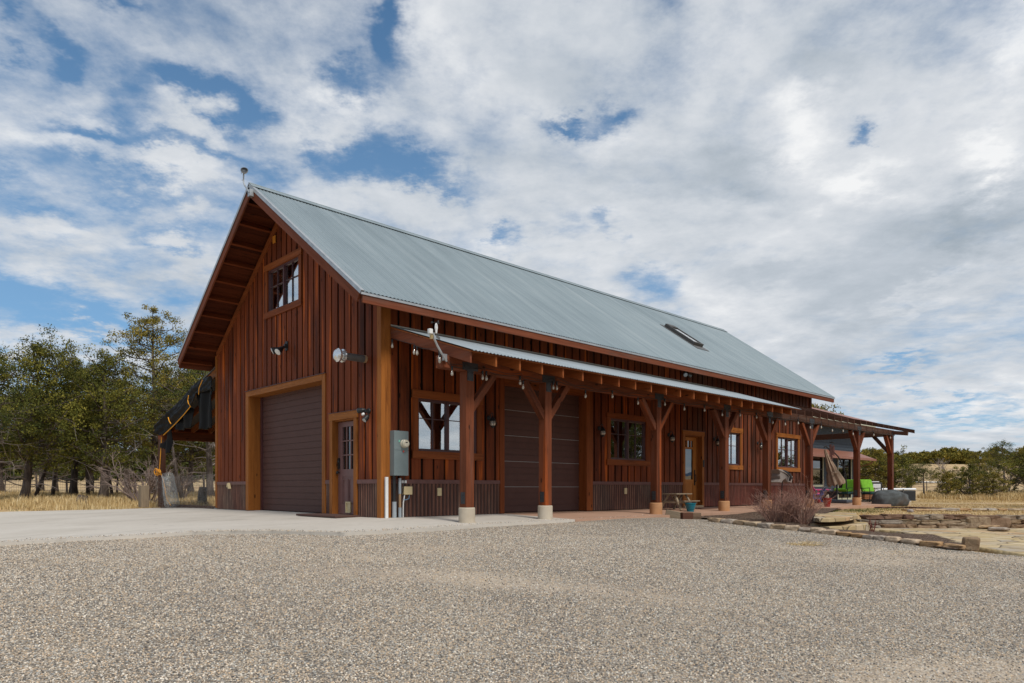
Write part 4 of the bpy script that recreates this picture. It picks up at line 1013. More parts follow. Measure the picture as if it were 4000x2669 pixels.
t=thing('floodlight','grey twin floodlight under the eave above the porch roof','floodlight',(11.1,-.03,4.1))
mb=MB(); mb.lathe([(.06,0),(.05,.04)],(11.1,-.03,4.18),12,RXm(90)); mb.build('mount',M['darkgrey'],t)
for xx,dr_ in ((10.98,(-.5,-.7,-.5)),(11.22,(.5,-.7,-.5))):
    mb=MB(); mb.lathe([(.02,-.05),(.05,.02),(.065,.10)],(xx,-.10,4.14),12,Vector(dr_).to_track_quat('Z','Y').to_matrix()); mb.build('lamp_head',M['galv'],t)
# electricity cabinet
t=thing('electric_panel','grey electric cabinet with round meter beside the near barn corner','electric panel',(.31,-.1,.85))
mb=MB(); mb.box(.165,.505,-.20,-.03,.85,1.76); cab=mb.build('cabinet',M['greysteel'],t,bevel=.006)
mb=MB(); mb.box(.16,.51,-.206,-.2005,1.37,1.755); mb.box(.16,.51,-.205,-.2005,.853,1.362); mb.build('cover_plate',M['greysteel'],cab,bevel=.002)
mb=MB(); mb.lathe([(.085,0),(.085,.03),(.078,.035),(.078,.09),(.065,.10)],(.39,-.206,1.50),24,RXm(90)); mt=mb.build('meter',plain('meter_shell',(.55,.50,.38),.3),t,smooth=False)
mb=MB(); mb.lathe([(.06,.101),(.06,.104)],(.39,-.206,1.50),20,RXm(90)); dial=mb.build('dial',plain('meter_dial',(.62,.58,.46),.4),mt)
mb=MB(); mb.box(.365,.415,-.3115,-.3105,1.51,1.53); mb.build('display',M['black'],dial)
mb=MB(); mb.box(.265,.295,-.215,-.2065,1.53,1.57); mb.build('tag',plain('green_tag',(.2,.55,.42),.5),cab)
mb=MB(); mb.box(.37,.392,-.22,-.2065,1.325,1.36); mb.build('seal',plain('red_seal',(.7,.06,.04),.5),cab)
mb=MB(); mb.tube([(.225,-.1,.32),(.225,-.1,.85)],.032,10); mb.tube([(.262,-.1,.32),(.262,-.1,.85)],.008,6); c=mb.build('conduit',M['black'],t)
mb=MB(); mb.tube([(.235,-.1,-.01),(.235,-.1,.32)],.045,12); mb.build('sleeve',M['pvc'],c)
mb=MB(); mb.tube([(.37,-.1,.48),(.37,-.1,.80)],.03,10); c=mb.build('conduit',M['pvc'],t)
mb=MB(); mb.tube([(.37,-.1,.20),(.37,-.1,.48)],.026,10); mb.build('coupling',M['copper'],c)
mb=MB(); mb.tube([(.37,-.1,-.01),(.37,-.1,.20)],.035,10); mb.build('sleeve',M['pvc'],c)
mb=MB(); mb.box(.47,.68,-.11,-.036,.46,.63); mb.build('junction_box',M['cream'],t,bevel=.01)
mb=MB(); mb.tube([(.50,-.08,.45),(.48,-.09,.38),(.455,-.1,.30),(.45,-.1,.1),(.45,-.1,-.01)],.014,6); mb.build('cable',M['white'],t)
mb=MB(); mb.tube([(.48,-.1,.85),(.47,-.11,.7),(.44,-.11,.55),(.40,-.1,.38)],.008,5); mb.build('cable',M['black'],t)
mb=MB(); mb.tube([(.62,-.08,.46),(.60,-.09,.38),(.52,-.1,.355),(.46,-.1,.36)],.007,5); mb.build('cable',plain('blue_cable',(.2,.35,.5),.5),t)
mb=MB(); mb.box(.44,.56,-.07,-.046,.70,.755); mb.build('clip',M['white'],t)
mb=MB(); mb.box(.01,.07,-.135,-.09,-.01,.82); tag(mb.build('white_channel',M['white'],bevel=.004),'narrow white plastic channel standing against the near corner board','plastic channel')
mb=MB(); mb.box(-.62,-.02,.75,2.45,slabz(-.35,1.5)+.0,.03); tag(mb.build('ramp_board',M['rubber'],bevel=.006),'flat brown ramp board on the concrete before the brown side door','ramp')
# porch lanterns
def lantern(label):
    t=thing('wall_lantern',label,'lantern',(0,0,0),'lanterns along the porch wall')
    mb=MB(); mb.lathe([(.06,0),(.055,.02),(.03,.035)],(0,-.026,.13),14,RXm(90)); mb.tube([(0,-.05,.13),(0,-.09,.20),(0,-.13,.245),(0,-.16,.22),(0,-.165,.17)],.010,6); local(mb.build('bracket',M['black']),t)
    mb=MB(); mb.lathe([(.075,.055),(.06,.10),(.025,.14),(.012,.17)],(0,-.165,0),14); local(mb.build('lantern_cap',M['black'],smooth=False),t)
    mb=MB(); mb.lathe([(.05,.055),(.068,.03),(.074,0),(.066,-.035),(.045,-.06)],(0,-.165,0),16); local(mb.build('globe',M['bulb'],smooth=True),t)
    mb=MB()
    for k in range(6):
        a=k*math.pi/3; mb.tube([(.078*math.cos(a),-.165+.078*math.sin(a),.055),(.083*math.cos(a),-.165+.083*math.sin(a),0),(.05*math.cos(a),-.165+.05*math.sin(a),-.065)],.004,4)
    mb.tube([(.081*math.cos(a),-.165+.081*math.sin(a),0) for a in np.linspace(0,2*math.pi,17)],.004,4,cap=False); local(mb.build('cage',M['black']),t)
    mb=MB(); mb.lathe([(.05,-.06),(.04,-.085),(.012,-.115)],(0,-.165,0),12); local(mb.build('finial',M['black']),t)
    return t
l0=lantern('caged black lantern on the wall left of the porch garage door'); l0.location=(2.88,0,2.08)
for x,lb in ((6.88,'caged lantern on the wall between the porch garage door and the next window'),(10.21,'caged lantern left of the wooden entrance door'),(12.88,'caged lantern right of the wooden entrance door, beside a post'),(15.89,'caged lantern farthest along the porch wall, near the last window')):
    copy_tree(l0,(x,0,2.08),label=lb)
# weather station on the beam end
t=thing('weather_station','white weather station with cup anemometer on a grey bent pole at the beam end','weather station',(-.02,-1.9,2.9))
def wy(u,v): return ony(u,v,-2.02)
mb=MB(); mb.tube([wy(1745,1412),wy(1728,1385),wy(1708,1350),wy(1697,1325),wy(1693,1300)],.019,10); mb.build('pole',M['galv'],t,smooth=False)
mb=MB(); a=wy(1745,1395); mb.box(a[0]-.045,a[0]+.035,-1.99,-1.94,a[2]-.06,a[2]+.06); mb.build('mount',M['galv'],t)
a=wy(1693,1297); b_=wy(1704,1285)
mb=MB(); mb.lathe([(.016,-.08),(.022,-.02),(.030,.015),(.024,.07),(.012,.10)],(b_[0],b_[1],b_[2]),12); mb.build('body',M['white'],t,smooth=False)
mb=MB(); c_=wy(1682,1295); mb.box(c_[0]-.045,c_[0]+.03,c_[1]-.035,c_[1]+.035,c_[2]-.045,c_[2]+.045); mb.build('rain_gauge',M['white'],t,bevel=.01)
mb=MB()
for k in range(5): mb.lathe([(.036,-.06-k*.014),(.030,-.063-k*.014),(.030,-.070-k*.014)],(c_[0]+.02,c_[1],c_[2]),12)
mb.build('radiation_shield',M['cream'],t)
for k in range(3):
    an=k*2.094+.4; mb=MB(); top=Vector((b_[0],b_[1],b_[2]+.115)); e=top+Vector((math.cos(an)*.075,math.sin(an)*.075,.0)); mb.tube([top,e],.004,4)
    mb.lathe([(.019,0),(.014,.014),(.003,.019)],e,10,Vector((math.sin(an),-math.cos(an),0)).to_track_quat('Z','Y').to_matrix()); mb.build('cup',M['black'],t)
mb=MB(); mb.bar((b_[0],b_[1],b_[2]-.13),(b_[0]+.10,b_[1]+.02,b_[2]-.16),.004,.05); mb.build('vane',M['darkgrey'],t)
# string lights
t=thing('string_lights','black string of clear bulbs looped along the porch beam','string lights',(12,-1.96,2.7))
bl=[(1766,1457),(1885,1474),(1900,1477),(2032,1494),(2043,1511),(2161,1513),(2175,1515),(2287,1546),(2392,1547),(2492,1573),(2597,1578),(2673,1596),(2752,1601),(2821,1619),(2891,1621),(2955,1629),(3018,1650),(3067,1657),(3118,1653),(3165,1670),(3208,1669),(3251,1682),(3293,1683),(3332,1695),(3413,1699),(3478,1710)]
pts=[ony(u,v,-1.965) for u,v in bl]; pts=[onx(1532.5,1350,.16),onx(1618,1375,.16),onx(1629.5,1378,.16),onx(1716,1396,-.02),onx(1718,1408,-.02)]+pts
bm0=None
for p in pts:
    if bm0 is None:
        mb=MB(); mb.lathe([(.006,.06),(.010,.045),(.016,.03),(.027,-.01),(.027,-.026),(.018,-.046),(.004,-.054)],(0,0,0),12); bm0=mb.build('bulb',M['bulb'],smooth=True); bm0.location=p; put(bm0,t)
        mb=MB(); mb.lathe([(.016,.05),(.019,.06),(.019,.12),(.008,.13)],(0,0,0),8); sk0=mb.build('socket',M['black']); sk0.parent=bm0
    else:
        o=bm0.copy(); COL.objects.link(o); o.location=p; put(o,t); k_=sk0.copy(); COL.objects.link(k_); k_.parent=o; k_.matrix_parent_inverse=Matrix.Identity(4)
cp=[Vector(p)+Vector((0,0,.14)) for p in pts]; P2=[]
for i in range(len(cp)-1):
    L=(cp[i+1]-cp[i]).length
    for k in range(6):
        f=k/6; q=cp[i].lerp(cp[i+1],f); q.z+=-.10*min(1,L/2)*4*f*(1-f)*.6+.02*math.sin(i*2.3+f*3); P2.append(q)
P2.append(cp[-1]); mb=MB(); mb.tube(P2,.006,4); mb.build('cord',M['black'],t)
mb=MB(); P3=[q+Vector((0,-.004,.05+.02*math.sin(i*1.1))) for i,q in enumerate(P2[25:])]; mb.tube(P3,.005,4); mb.build('second_cord',M['black'],t)

# ================= NEIGHBOURING HOUSE =================
HY=3.0
def hx(u,y=HY): return ony(u,1900,y)[0]
t=thing('grey_house','blue-grey lap-sided house with rusty metal porch roof behind the pergola','house',(28,5,0))
xr=hx(3338); xl=21.5
wins=[(hx(3176)-2.0,hx(3211),.76,2.35),(hx(3272),hx(3322),.05,2.42)]
mb=MB(); nz_=30
for k in range(nz_):
    z0=.0+k*.15; z1=z0+.152
    segs=[(xl,xr)]
    for (a,b,c,e) in wins:
        if z1>c and z0<e:
            ns=[]
            for (s,q) in segs:
                if a>s: ns.append((s,min(a,q)))
                if b<q: ns.append((max(b,s),q))
            segs=[g for g in ns if g[1]>g[0]+.02]
    for (s,q) in segs: mb.hexa([(s,HY-.028,z0),(q,HY-.028,z0),(q,HY+.1,z0),(s,HY+.1,z0),(s,HY-.008,z1),(q,HY-.008,z1),(q,HY+.1,z1),(s,HY+.1,z1)],.5,0)
    mb.hexa([(xr-.03,HY+.1,z0),(xr,HY+.1,z0),(xr,HY+9,z0),(xr-.03,HY+9,z0),(xr-.03,HY+.1,z1),(xr-.02,HY+.1,z1),(xr-.02,HY+9,z1),(xr-.03,HY+9,z1)],.5,1)
mb.build('siding',M['siding'],t)
mb=MB(); mb.box(xl,xr,HY+.11,HY+.2,0,4.4); mb.build('inner_wall',M['black'],t)
for i,(a,b,c,e) in enumerate(wins):
    f=MB(); f.box(a-.10,a,HY-.05,HY+.02,c-.1,e+.1);f.box(b,b+.10,HY-.05,HY+.02,c-.1,e+.1);f.box(a,b,HY-.05,HY+.02,c-.1,c);f.box(a,b,HY-.05,HY+.02,e,e+.1); o=f.build('window' if i==0 else 'glass_door',M['sage'],t)
    g=MB(); g.box(a,b,HY+.03,HY+.035,c,e); g.build('pane',M['glass_dim'],o)
    g=MB(); n=2; 
    for k in range(0,n+1): x=a+(b-a)*k/n; g.box(max(a,x-.035),min(b,x+.035),HY-.02,HY+.028,c,e)
    g.box(a+.036,b-.036,HY-.019,HY+.027,c,c+.05); 
    if i==0: g.box(a+.036,b-.036,HY-.019,HY+.027,c+(e-c)*.5,c+(e-c)*.5+.03)
    g.build('sash',M['black'],o)
mb=MB(); xo=hx(3415,2.0); 
mb.hexa([(xl,2.0,2.20),(xo,2.0,2.20),(xr+.15,HY,2.60),(xl,HY,2.60),(xl,2.0,2.23),(xo,2.0,2.23),(xr+.15,HY,2.64),(xl,HY,2.64)]); 
mb.hexa([(xo,2.0,2.20),(xo,8,2.20),(xr+.02,8,2.60),(xr+.15,HY,2.60),(xo,2.0,2.23),(xo,8,2.23),(xr+.02,8,2.64),(xr+.15,HY,2.64)])
pr_=mb.build('lower_roof',M['copperroof'],t)
mb=MB(); mb.box(xl,xo+.06,1.90,1.995,2.10,2.205); mb.tube([(xo,2.05,2.1),(xo-.05,2.2,1.95),(xr+.05,HY-.1,1.75)],.03,6); mb.build('gutter',M['copperroof'],pr_)
mb=MB(); mb.box(xl,xr+.5,HY-.9,HY+9,4.0,4.06); mb.box(xl,xr+.5,HY-.95,HY-.9,3.95,4.2); ev=mb.build('soffit',M['sage'],t)
mb=MB(); mb.hexa([(xl,HY-1,4.2),(xr+.6,HY-1,4.2),(xr+.6,HY+4.5,6.0),(xl,HY+4.5,6.0),(xl,HY-1,4.25),(xr+.6,HY-1,4.25),(xr+.6,HY+4.5,6.05),(xl,HY+4.5,6.05)]); mb.build('roof',M['copperroof'],t)

# ================= PATIO THINGS =================
def terr(u,v,zf=slabz): x,y,z=onz(u,v,zf); return Vector((x,y,z))
def pot(c,r,h,m,label,plant=None,stems=14,name='flower_pot'):
    t=thing(name,label,'pot',tuple(c))
    mb=MB(); mb.lathe([(r*.62,0),(r*.64,.02),(r*.58,.03),(r*.72,h*.3),(r*.9,h*.7),(r*.93,h*.88),(r,h*.9),(r,h),(r*.88,h),(r*.85,h*.88)],tuple(c),24); mb.build('body',m,t,smooth=False)
    if plant:
        mb=MB()
        for k in range(stems):
            a=rnd.random()*6.3; q=Vector(c)+Vector((math.cos(a)*r*.6*rnd.random(),math.sin(a)*r*.6*rnd.random(),h*.9)); mb.tube([q,q+Vector((rnd.uniform(-.06,.06),rnd.uniform(-.06,.06),rnd.uniform(.06,.16)))],.009,4)
        mb.build('dried_stems',plant,t)
    return t
pot(terr(3231,1980),.155,.31,M['redglaze'],'glossy red flower pot with dry stems at the porch slab edge',plain('dry_flower_stems',(.55,.46,.36),.9),16)
c2=terr(3503,1969); pot((24.35,-2.05,slabz(24,-2)),.13,.29,M['redglaze'],'small red pot partly hidden behind the last pergola post','x' and M['twig'],10)
pot((8.86,-1.62,slabz(8.8,-1.6)),.155,.24,M['teal'],'ribbed teal glazed pot beside the small picnic table')
mb=MB(); mb.box(10.6,12.3,-.92,-.30,-.02,-.006); tag(mb.build('door_mat',M['rubber']),'thin dark mat on the slab before the wooden entrance door','mat')
# child's picnic table
t=thing('picnic_table','small weathered wooden picnic table by the teal pot','picnic table',(9.35,-.85,0))
c=Vector((9.30,-.92,-.02)); 
for k in range(4): mb=MB(); mb.box(c.x-.40,c.x+.40,c.y-.24+.12*k,c.y-.13+.12*k,.42,.445,grain=0); mb.build('table_board',M['greywood'],t)
for s in (-1,1):
    for sy in (-1,1):
        mb=MB(); mb.bar((c.x+s*.27,c.y+sy*.10,.42),(c.x+s*.34,c.y+sy*.34,-.02),.035,.07,up=(1,0,0)); mb.build('leg',M['greywood'],t)
    mb=MB(); mb.box(c.x+s*.3-.02,c.x+s*.3+.02,c.y-.45,c.y+.45,.17,.22,grain=1); mb.build('cross_rail',M['greywood'],t)
    mb=MB(); mb.bar((c.x+s*.28,c.y,.40),(c.x+s*.04,c.y,.20),.03,.04,up=(0,1,0)); mb.build('stay',M['greywood'],t)
for sy in (-1,1): mb=MB(); mb.box(c.x-.40,c.x+.40,c.y+sy*.42-.07,c.y+sy*.42+.07,.221,.245,grain=0); mb.build('bench_board',M['greywood'],t)
# blocks lying at the gravel edge
p=Vector(onz(2655,2024)); p2=Vector(onz(2700,2027))
block('timber_block',(p.x-.08,p.y+.12,p.z),.26,.42,.17,.5,M['greywood'],'pale split timber block lying at the gravel edge','timber block',tilt=.18)
block('timber_block',(p2.x-.10,p2.y+.06,p2.z-.01),.26,.14,.16,-.55,M['timber_old'],'small dark timber block beside the pale one','timber block')
block('timber_block',(p2.x+.12,p2.y-.06,p2.z-.01),.20,.15,.15,-.75,wood('brown_offcut',(.16,.11,.075),(.22,.15,.10)),'small brown timber offcut at the mulch bed corner','timber block')
# cantilever parasol, folded
ub=Vector((22.3,-.55,slabz(22,-.5)))
t=thing('parasol','folded taupe cantilever parasol on a dark curved frame','parasol',tuple(ub))
def ath(u,v,d): X,Y=ud(u,d); return Vector((X,Y,uz(v,d)))
D=29.0
b0=ath(3283,1964,D); b0.z=slabz(b0.x,b0.y)
mb=MB(); mb.box(-.42,.42,-.42,.42,0,.13); o=mb.build('base',M['plastic_grey'],bevel=.03); o.location=b0; put(o,t)
mb=MB(); mb.tube([ath(3269,1958,D),ath(3269,1800,D)],.035,8); mb.build('pole',M['black'],t)
mb=MB(); mb.tube([ath(3269,1870,D),ath(3259,1840,D),ath(3252,1800,D),ath(3247,1770,D),ath(3236,1752,D),ath(3225,1743,D),ath(3219,1748,D)],.03,8); mb.build('arm',M['black'],t)
mb=MB(); mb.tube([ath(3255,1765,D),ath(3275,1785,D),ath(3292,1818,D),ath(3302,1850,D),ath(3307,1895,D),ath(3306,1912,D)],.028,8); mb.build('strut',M['black'],t)
a=ath(3222,1757,D); b=ath(3268,1893,D); ax=(b-a); L=ax.length; q=ax.normalized().to_track_quat('Z','Y').to_matrix()
V=[];Fc=[];n=40;m_=16
for i in range(m_+1):
    f=i/m_; r0=.05+.40*f**1.2 if f<.97 else .40
    if .58<f<.66: r0*=.86
    for k in range(n):
        an=2*math.pi*k/n; r=r0*(1+.22*math.cos(an*8+f*1.5)); z=L*f+(.05*math.cos(an*8) if i==m_ else 0); V.append(q@Vector((r*math.cos(an)*.72,r*math.sin(an)*.72,z))+a)
for i in range(m_):
    for k in range(n): k2=(k+1)%n; Fc.append((i*n+k,i*n+k2,(i+1)*n+k2,(i+1)*n+k))
mb=MB(); mb.add(V,Fc,.5); mb.build('canopy',M['taupe'],t,smooth=True)
mb=MB(); mb.tube([ath(3249,1846,D-.3),ath(3262,1848,D-.32),ath(3271,1847,D-.25)],.025,5); mb.build('strap',M['taupe'],t)
# wind chimes hanging from the pergola end beam
t=thing('wind_chimes','dark tubular wind chimes hanging under the pergola','wind chimes',tuple(ath(3250,1720,26)))
for k,(u,v0_,v1) in enumerate([(3242,1737,1785),(3246,1735,1795),(3254,1738,1778),(3258,1742,1782),(3250,1745,1802)]):
    mb=MB(); mb.tube([ath(u,v0_,26+.03*k),ath(u,v1,26+.03*k)],.018,6); mb.build('tube',M['rustcap'],t)
mb=MB(); mb.tube([ath(3250,1690,26),ath(3250,1728,26)],.006,4); mb.lathe([(.08,0),(.08,.03)],tuple(ath(3250,1730,26.06)),12); mb.build('hanger',M['black'],t)
# garden chairs with lime cushions
def gchair(c,rot,label,small=False):
    t=thing('garden_chair',label,'garden chair',tuple(c),'cushioned metal garden chairs'); t.rotation_euler=(0,0,rot)
    w=.36
    mb=MB(); 
    for s in (-1,1):
        mb=MB(); mb.tube([(s*w,.30,0),(s*w,.33,.36),(s*w,.30,.62),(s*w,-.25,.60),(s*(w+.01),-.33,.52)],.016,6); local(mb.build('arm',M['black']),t)
        mb=MB(); mb.tube([(s*w,-.33,0),(s*w,-.27,.36),(s*w,-.30,.60),(s*w*.95,-.42,.95)],.016,6); local(mb.build('leg',M['black']),t)
        mb=MB(); mb.tube([(s*w,-.1+.12*math.cos(a),.47+.10*math.sin(a)) for a in np.linspace(0,6.28,14)],.008,5); local(mb.build('scroll',M['black']),t)
    mb=MB(); mb.tube([(-w,.3,.34),(w,.3,.34)],.014,6); mb.tube([(-w,-.28,.34),(w,-.28,.34)],.014,6); mb.tube([(-w*.95,-.42,.95),(w*.95,-.42,.95)],.014,6); mb.box(-w,w,-.27,.29,.335,.35); local(mb.build('seat_frame',M['black']),t)
    mb=MB(); mb.box(-.33,.33,-.27,.33,.355,.45); local(mb.build('seat_cushion',M['floral'],bevel=.03),t)
    mb=MB(); mb.hexa([(-.31,-.28,.46),(.31,-.28,.46),(.31,-.14,.46),(-.31,-.14,.46),(-.30,-.46,.98),(.30,-.46,.98),(.30,-.33,1.0),(-.30,-.33,1.0)]); local(mb.build('back_cushion',M['lime'],bevel=.04),t)
    return t
c=ath(3404,1960,30.5); c.z=gh(c.x,c.y)+.0
g=gchair((c.x,c.y,-.02),R(150),'metal garden chair with lime back cushion nearest the boulder')
c=ath(3300,1955,31.0); g2=gchair((c.x,c.y,-.02),R(75),'metal garden chair with two lime cushions beside the parasol')
mb=MB(); mb.box(-.33,.33,-.2,.35,.455,.60); local(mb.build('loose_cushion',M['lime'],bevel=.06),g2)
# low fire table, pink and blue chairs
c=ath(3236,1950,30.5); mb=MB(); mb.box(-.5,.5,-.4,.4,.42,.48); mb.box(-.42,.42,-.33,.33,0,.42); o=mb.build('fire_table',plain('dark_bronze',(.03,.02,.02),.5),bevel=.01); o.location=(c.x,c.y,-.02); o.rotation_euler=(0,0,R(20)); tag(o,'low dark bronze fire table between the parasol and the pink chair','fire table')
def adir(c,rot,m,label,k=1.0):
    t=thing('adirondack_chair',label,'adirondack chair',tuple(c)); t.rotation_euler=(0,0,rot); t.scale=(k,k,k)
    for i in range(5): mb=MB(); x=-.26+.13*i; mb.hexa([(x-.055,-.15,.28),(x+.055,-.15,.28),(x+.055,-.13,.28),(x-.055,-.13,.28),(x-.055,-.50,1.0-.03*abs(i-2)),(x+.055,-.50,1.0-.03*abs(i-2)),(x+.055,-.48,1.0-.03*abs(i-2)),(x-.055,-.48,1.0-.03*abs(i-2))]); local(mb.build('back_slat',m),t)
    mb=MB(); mb.hexa([(-.3,-.2,.24),(.3,-.2,.24),(.3,.32,.36),(-.3,.32,.36),(-.3,-.2,.27),(.3,-.2,.27),(.3,.32,.39),(-.3,.32,.39)]); local(mb.build('seat',m),t)
    for s in (-1,1):
        mb=MB(); mb.box(s*.36-.07,s*.36+.07,-.35,.42,.55,.58); local(mb.build('arm',m),t)
        mb=MB(); mb.box(s*.36-.02,s*.36+.02,.28,.38,0,.55); local(mb.build('leg',m),t)
        mb=MB(); mb.hexa([(s*.3-.02,-.6,0),(s*.3+.02,-.6,0),(s*.3+.02,-.5,0),(s*.3-.02,-.5,0),(s*.3-.02,.25,.26),(s*.3+.02,.25,.26),(s*.3+.02,.32,.36),(s*.3-.02,.32,.36)]); local(mb.build('leg',m),t)
c=ath(3190,1950,31.2); adir((c.x,c.y,-.02),R(-125),M['pink'],'pink adirondack chair behind the dark fire table',.98)
c=ath(3190,1952,29.3); adir((c.x,c.y,-.02),R(40),M['bluep'],'small blue chair low beside the pergola post',.62)
c=ath(3196,1955,28.6); mb=MB(); mb.rock((0,0,.09),(.13,.1,.09),3); o=mb.build('toy',M['redglaze'],smooth=True); o.location=(c.x,c.y,-.03); tag(o,'small red toy on the slab by the blue chair','toy')
# boulder, hot tub, boxes
c=ath(3479,1968,28.7); mb=MB()
mb.rock((0,0,.27),(.74,.46,.43),8,4,.16,.84); mb.rock((0,0,0),(.01,.01,.01),1,1)
V=np.array([tuple(v) for v in mb.v[:-12]]); 
o=mb.build('boulder',M['boulder'],smooth=True); o.location=(c.x,c.y,gh(c.x,c.y)-.06); o.rotation_euler=(0,0,YAW-R(90)+.1); tag(o,'large smooth dark grey boulder behind the last pergola post','boulder')
t=thing('hot_tub','black-sided hot tub with white cover on the lawn','hot tub',(0,0,0))
hr=YAW-R(90)-.12
def hb(name,x0,x1,y0,y1,z0,z1,m,bev=.03,par=None,org=None):
    mb=MB(); mb.box(x0,x1,y0,y1,z0,z1); o=mb.build(name,m,bevel=bev); o.parent=par or t; return o
c=ath(3499,1944,35.5); t.location=(c.x,c.y,gh(c.x,c.y)+.0); t.rotation_euler=(0,0,hr)
hb('cabinet',-.97,.97,0,1.9,0,.52,M['spa']); hb('plinth_pad',-1.1,1.15,-.15,2.0,-.1,.0,M['concrete']); hb('cover',-1.0,1.0,-.03,1.93,.525,.64,M['whitecover'],.05)
for xx in (-.35,.35): hb('cover_strap',xx-.03,xx+.03,-.045,-.028,.42,.6,M['darkgrey'],.003)
c=ath(3417,1930,34.5); t=thing('storage_cabinet','upright black and white cabinet behind the garden chair','cabinet',(c.x,c.y,gh(c.x,c.y))); t.rotation_euler=(0,0,hr-.2)
hb('body',-.33,.33,0,.5,0,.92,M['black'],.04); hb('door',-.08,.26,-.03,-.002,.35,.84,M['whitecover'],.02); hb('lid',-.24,.2,.0,.5,.925,.97,M['whitecover'],.02)
c=ath(3398,1940,33.2); t=thing('slatted_planter','cedar slatted box behind the lime cushions','planter box',(c.x,c.y,gh(c.x,c.y))); t.rotation_euler=(0,0,hr)
for k in range(7): hb('slat',-.23,.23,0,.45,.12+.08*k,.19+.08*k,M['cedar'],.004)
mb=MB(); mb.box(-.30,.30,0,.4,.40,.44); o=mb.build('step_box',plain('turquoise_plastic',(.02,.36,.36),.4),bevel=.02); c=ath(3440,1930,31.8); o.location=(c.x,c.y,gh(c.x,c.y)+.02); o.rotation_euler=(0,0,hr); tag(o,'flat turquoise tray against the hot tub side','tray')
# covered seat hanging on its stand by the last window
t=thing('covered_grill','grey and black fabric cover bundled on a small stand under the last window','cover',(16.2,-.9,.6))
E1=lambda u,v,y=-.95:Vector(ony(u,v,y))
mb=MB(); pts_=[(3042,1834),(3058,1834),(3068,1844),(3082,1853),(3083,1866),(3078,1876),(3090,1882),(3086,1885),(3076,1884),(3070,1870),(3058,1878),(3054,1887),(3042,1884),(3049,1872),(3047,1860),(3049,1850)]
fr=[tuple(E1(u,v,-1.05)) for u,v in pts_]; bk=[tuple(E1(u,v,-1.05)+Vector((0,.34,0))) for u,v in pts_]; n=len(fr)
mb.add(fr+bk,[tuple(range(n)),tuple(range(2*n-1,n-1,-1))]+[(i,i+n,(i+1)%n+n,(i+1)%n) for i in range(n)]); mb.build('shell',M['cover'],t,bevel=.02)
mb=MB(); mb.tube([E1(3052,1840,-1.0),E1(3068,1847,-1.02),E1(3080,1857,-1.02),E1(3087,1868,-1.0),E1(3085,1880,-1.0)],[.05,.08,.09,.08,.05],10); mb.build('hood',plain('charcoal_cloth',(.03,.035,.04),.6),t,smooth=True)
mb=MB(); mb.tube([E1(3042,1834,-1.08),E1(3060,1842,-1.08),E1(3078,1854,-1.08),E1(3083,1862,-1.08),E1(3080,1874,-1.08),E1(3078,1881,-1.08),E1(3090,1884,-1.08),E1(3095,1862,-1.02)],.012,5); mb.build('piping',M['coverl'],t)
mb=MB(); a=E1(3056,1880); mb.tube([a,(a.x+.02,-.9,-.02)],.022,6); mb.tube([(a.x-.25,-.9,-.01),(a.x+.3,-.9,-.01)],.018,6); mb.build('stand',M['black'],t)

# ================= STONEWORK =================
def fw2(r,d): return (CX+d*cf+r*sf, CY+d*sf-r*cf)
mb=MB(); rs=random.Random(3)
for row,(z0,h) in enumerate([(-.43,.12),(-.31,.11),(-.20,.12)]):
    r=8.75+.1*row
    while r<17.5:
        wd=rs.uniform(.22,.62); hh=h*rs.uniform(.8,1.12); big=(row==0 and 11.1<r<12.1)
        if big: wd=.55; 
        x,y=fw2(r+wd/2,17.75+rs.uniform(-.03,.03)-(.0 if row else .05))
        mb.rock((x,y,z0+hh/2+(.08 if big else 0)),(wd*.52,.17,hh*.52+(.09 if big else 0)),rs.random()*90,3,.26,.30,YAW-R(90)+rs.uniform(-.06,.06)); r+=wd+.006
o=mb.build('dry_stone_wall',M['sandstone']); tag(o,'low dry-stone retaining wall between the lawn and the flagstone patio','stone wall')
mb=MB(); r=12.1
while r<18:
    wd=rs.uniform(.3,.6); x,y=fw2(r+wd/2,21.6+.15*math.sin(r)); mb.rock((x,y,gh(x,y)+.01),(wd*.5,.2,rs.uniform(.035,.06)),rs.random()*90,2,.2,.5,YAW-R(90)); r+=wd*.9
tag(mb.build('stone_border',M['edgestone']),'row of flat reddish stones set in the lawn beyond the wall','stone border')
mb=MB()
for k in range(26):
    x,y=ud(3432+13*k,25.5-.14*k); mb.rock((x,y,gh(x,y)-.01),(.16,.12,.05),k*3.1,2,.2,.5,.1*k)
tag(mb.build('lawn_edging',M['timber_old']),'dark low edging line running through the lawn from the slab corner','lawn edging')
t=thing('stone_steps','two broad sandstone steps between the lawn and the patio','steps',tuple(ath(3270,2010,18.5)))
def slabstone(name,px_,z,th,m):
    P=[]
    for u,v in px_: d=FPX*(H0-z)/(v-V0); P.append(ud(u,d))
    bm=bmesh.new(); vs=[bm.verts.new((x,y,z-th)) for x,y in P]; f=bm.faces.new(vs); r=bmesh.ops.extrude_face_region(bm,geom=[f])
    for g in r['geom']:
        if isinstance(g,bmesh.types.BMVert): g.co.z=z
    bmesh.ops.recalc_face_normals(bm,faces=bm.faces); me=bpy.data.meshes.new(name); bm.to_mesh(me); bm.free(); me.materials.append(m); o=bpy.data.objects.new(name,me); COL.objects.link(o)
    b=o.modifiers.new('e','BEVEL'); b.width=.008; return o
put(slabstone('step',[(3178,2022),(3200,2025),(3240,2025),(3300,2022),(3350,2014),(3345,2004),(3260,2001),(3185,2003)],-.075,.09,M['flag']),t)
put(slabstone('step_riser',[(3182,2025),(3200,2029),(3240,2028),(3300,2025),(3348,2018),(3343,2008),(3260,2006),(3190,2007)],-.161,.32,M['sandstone']),t)
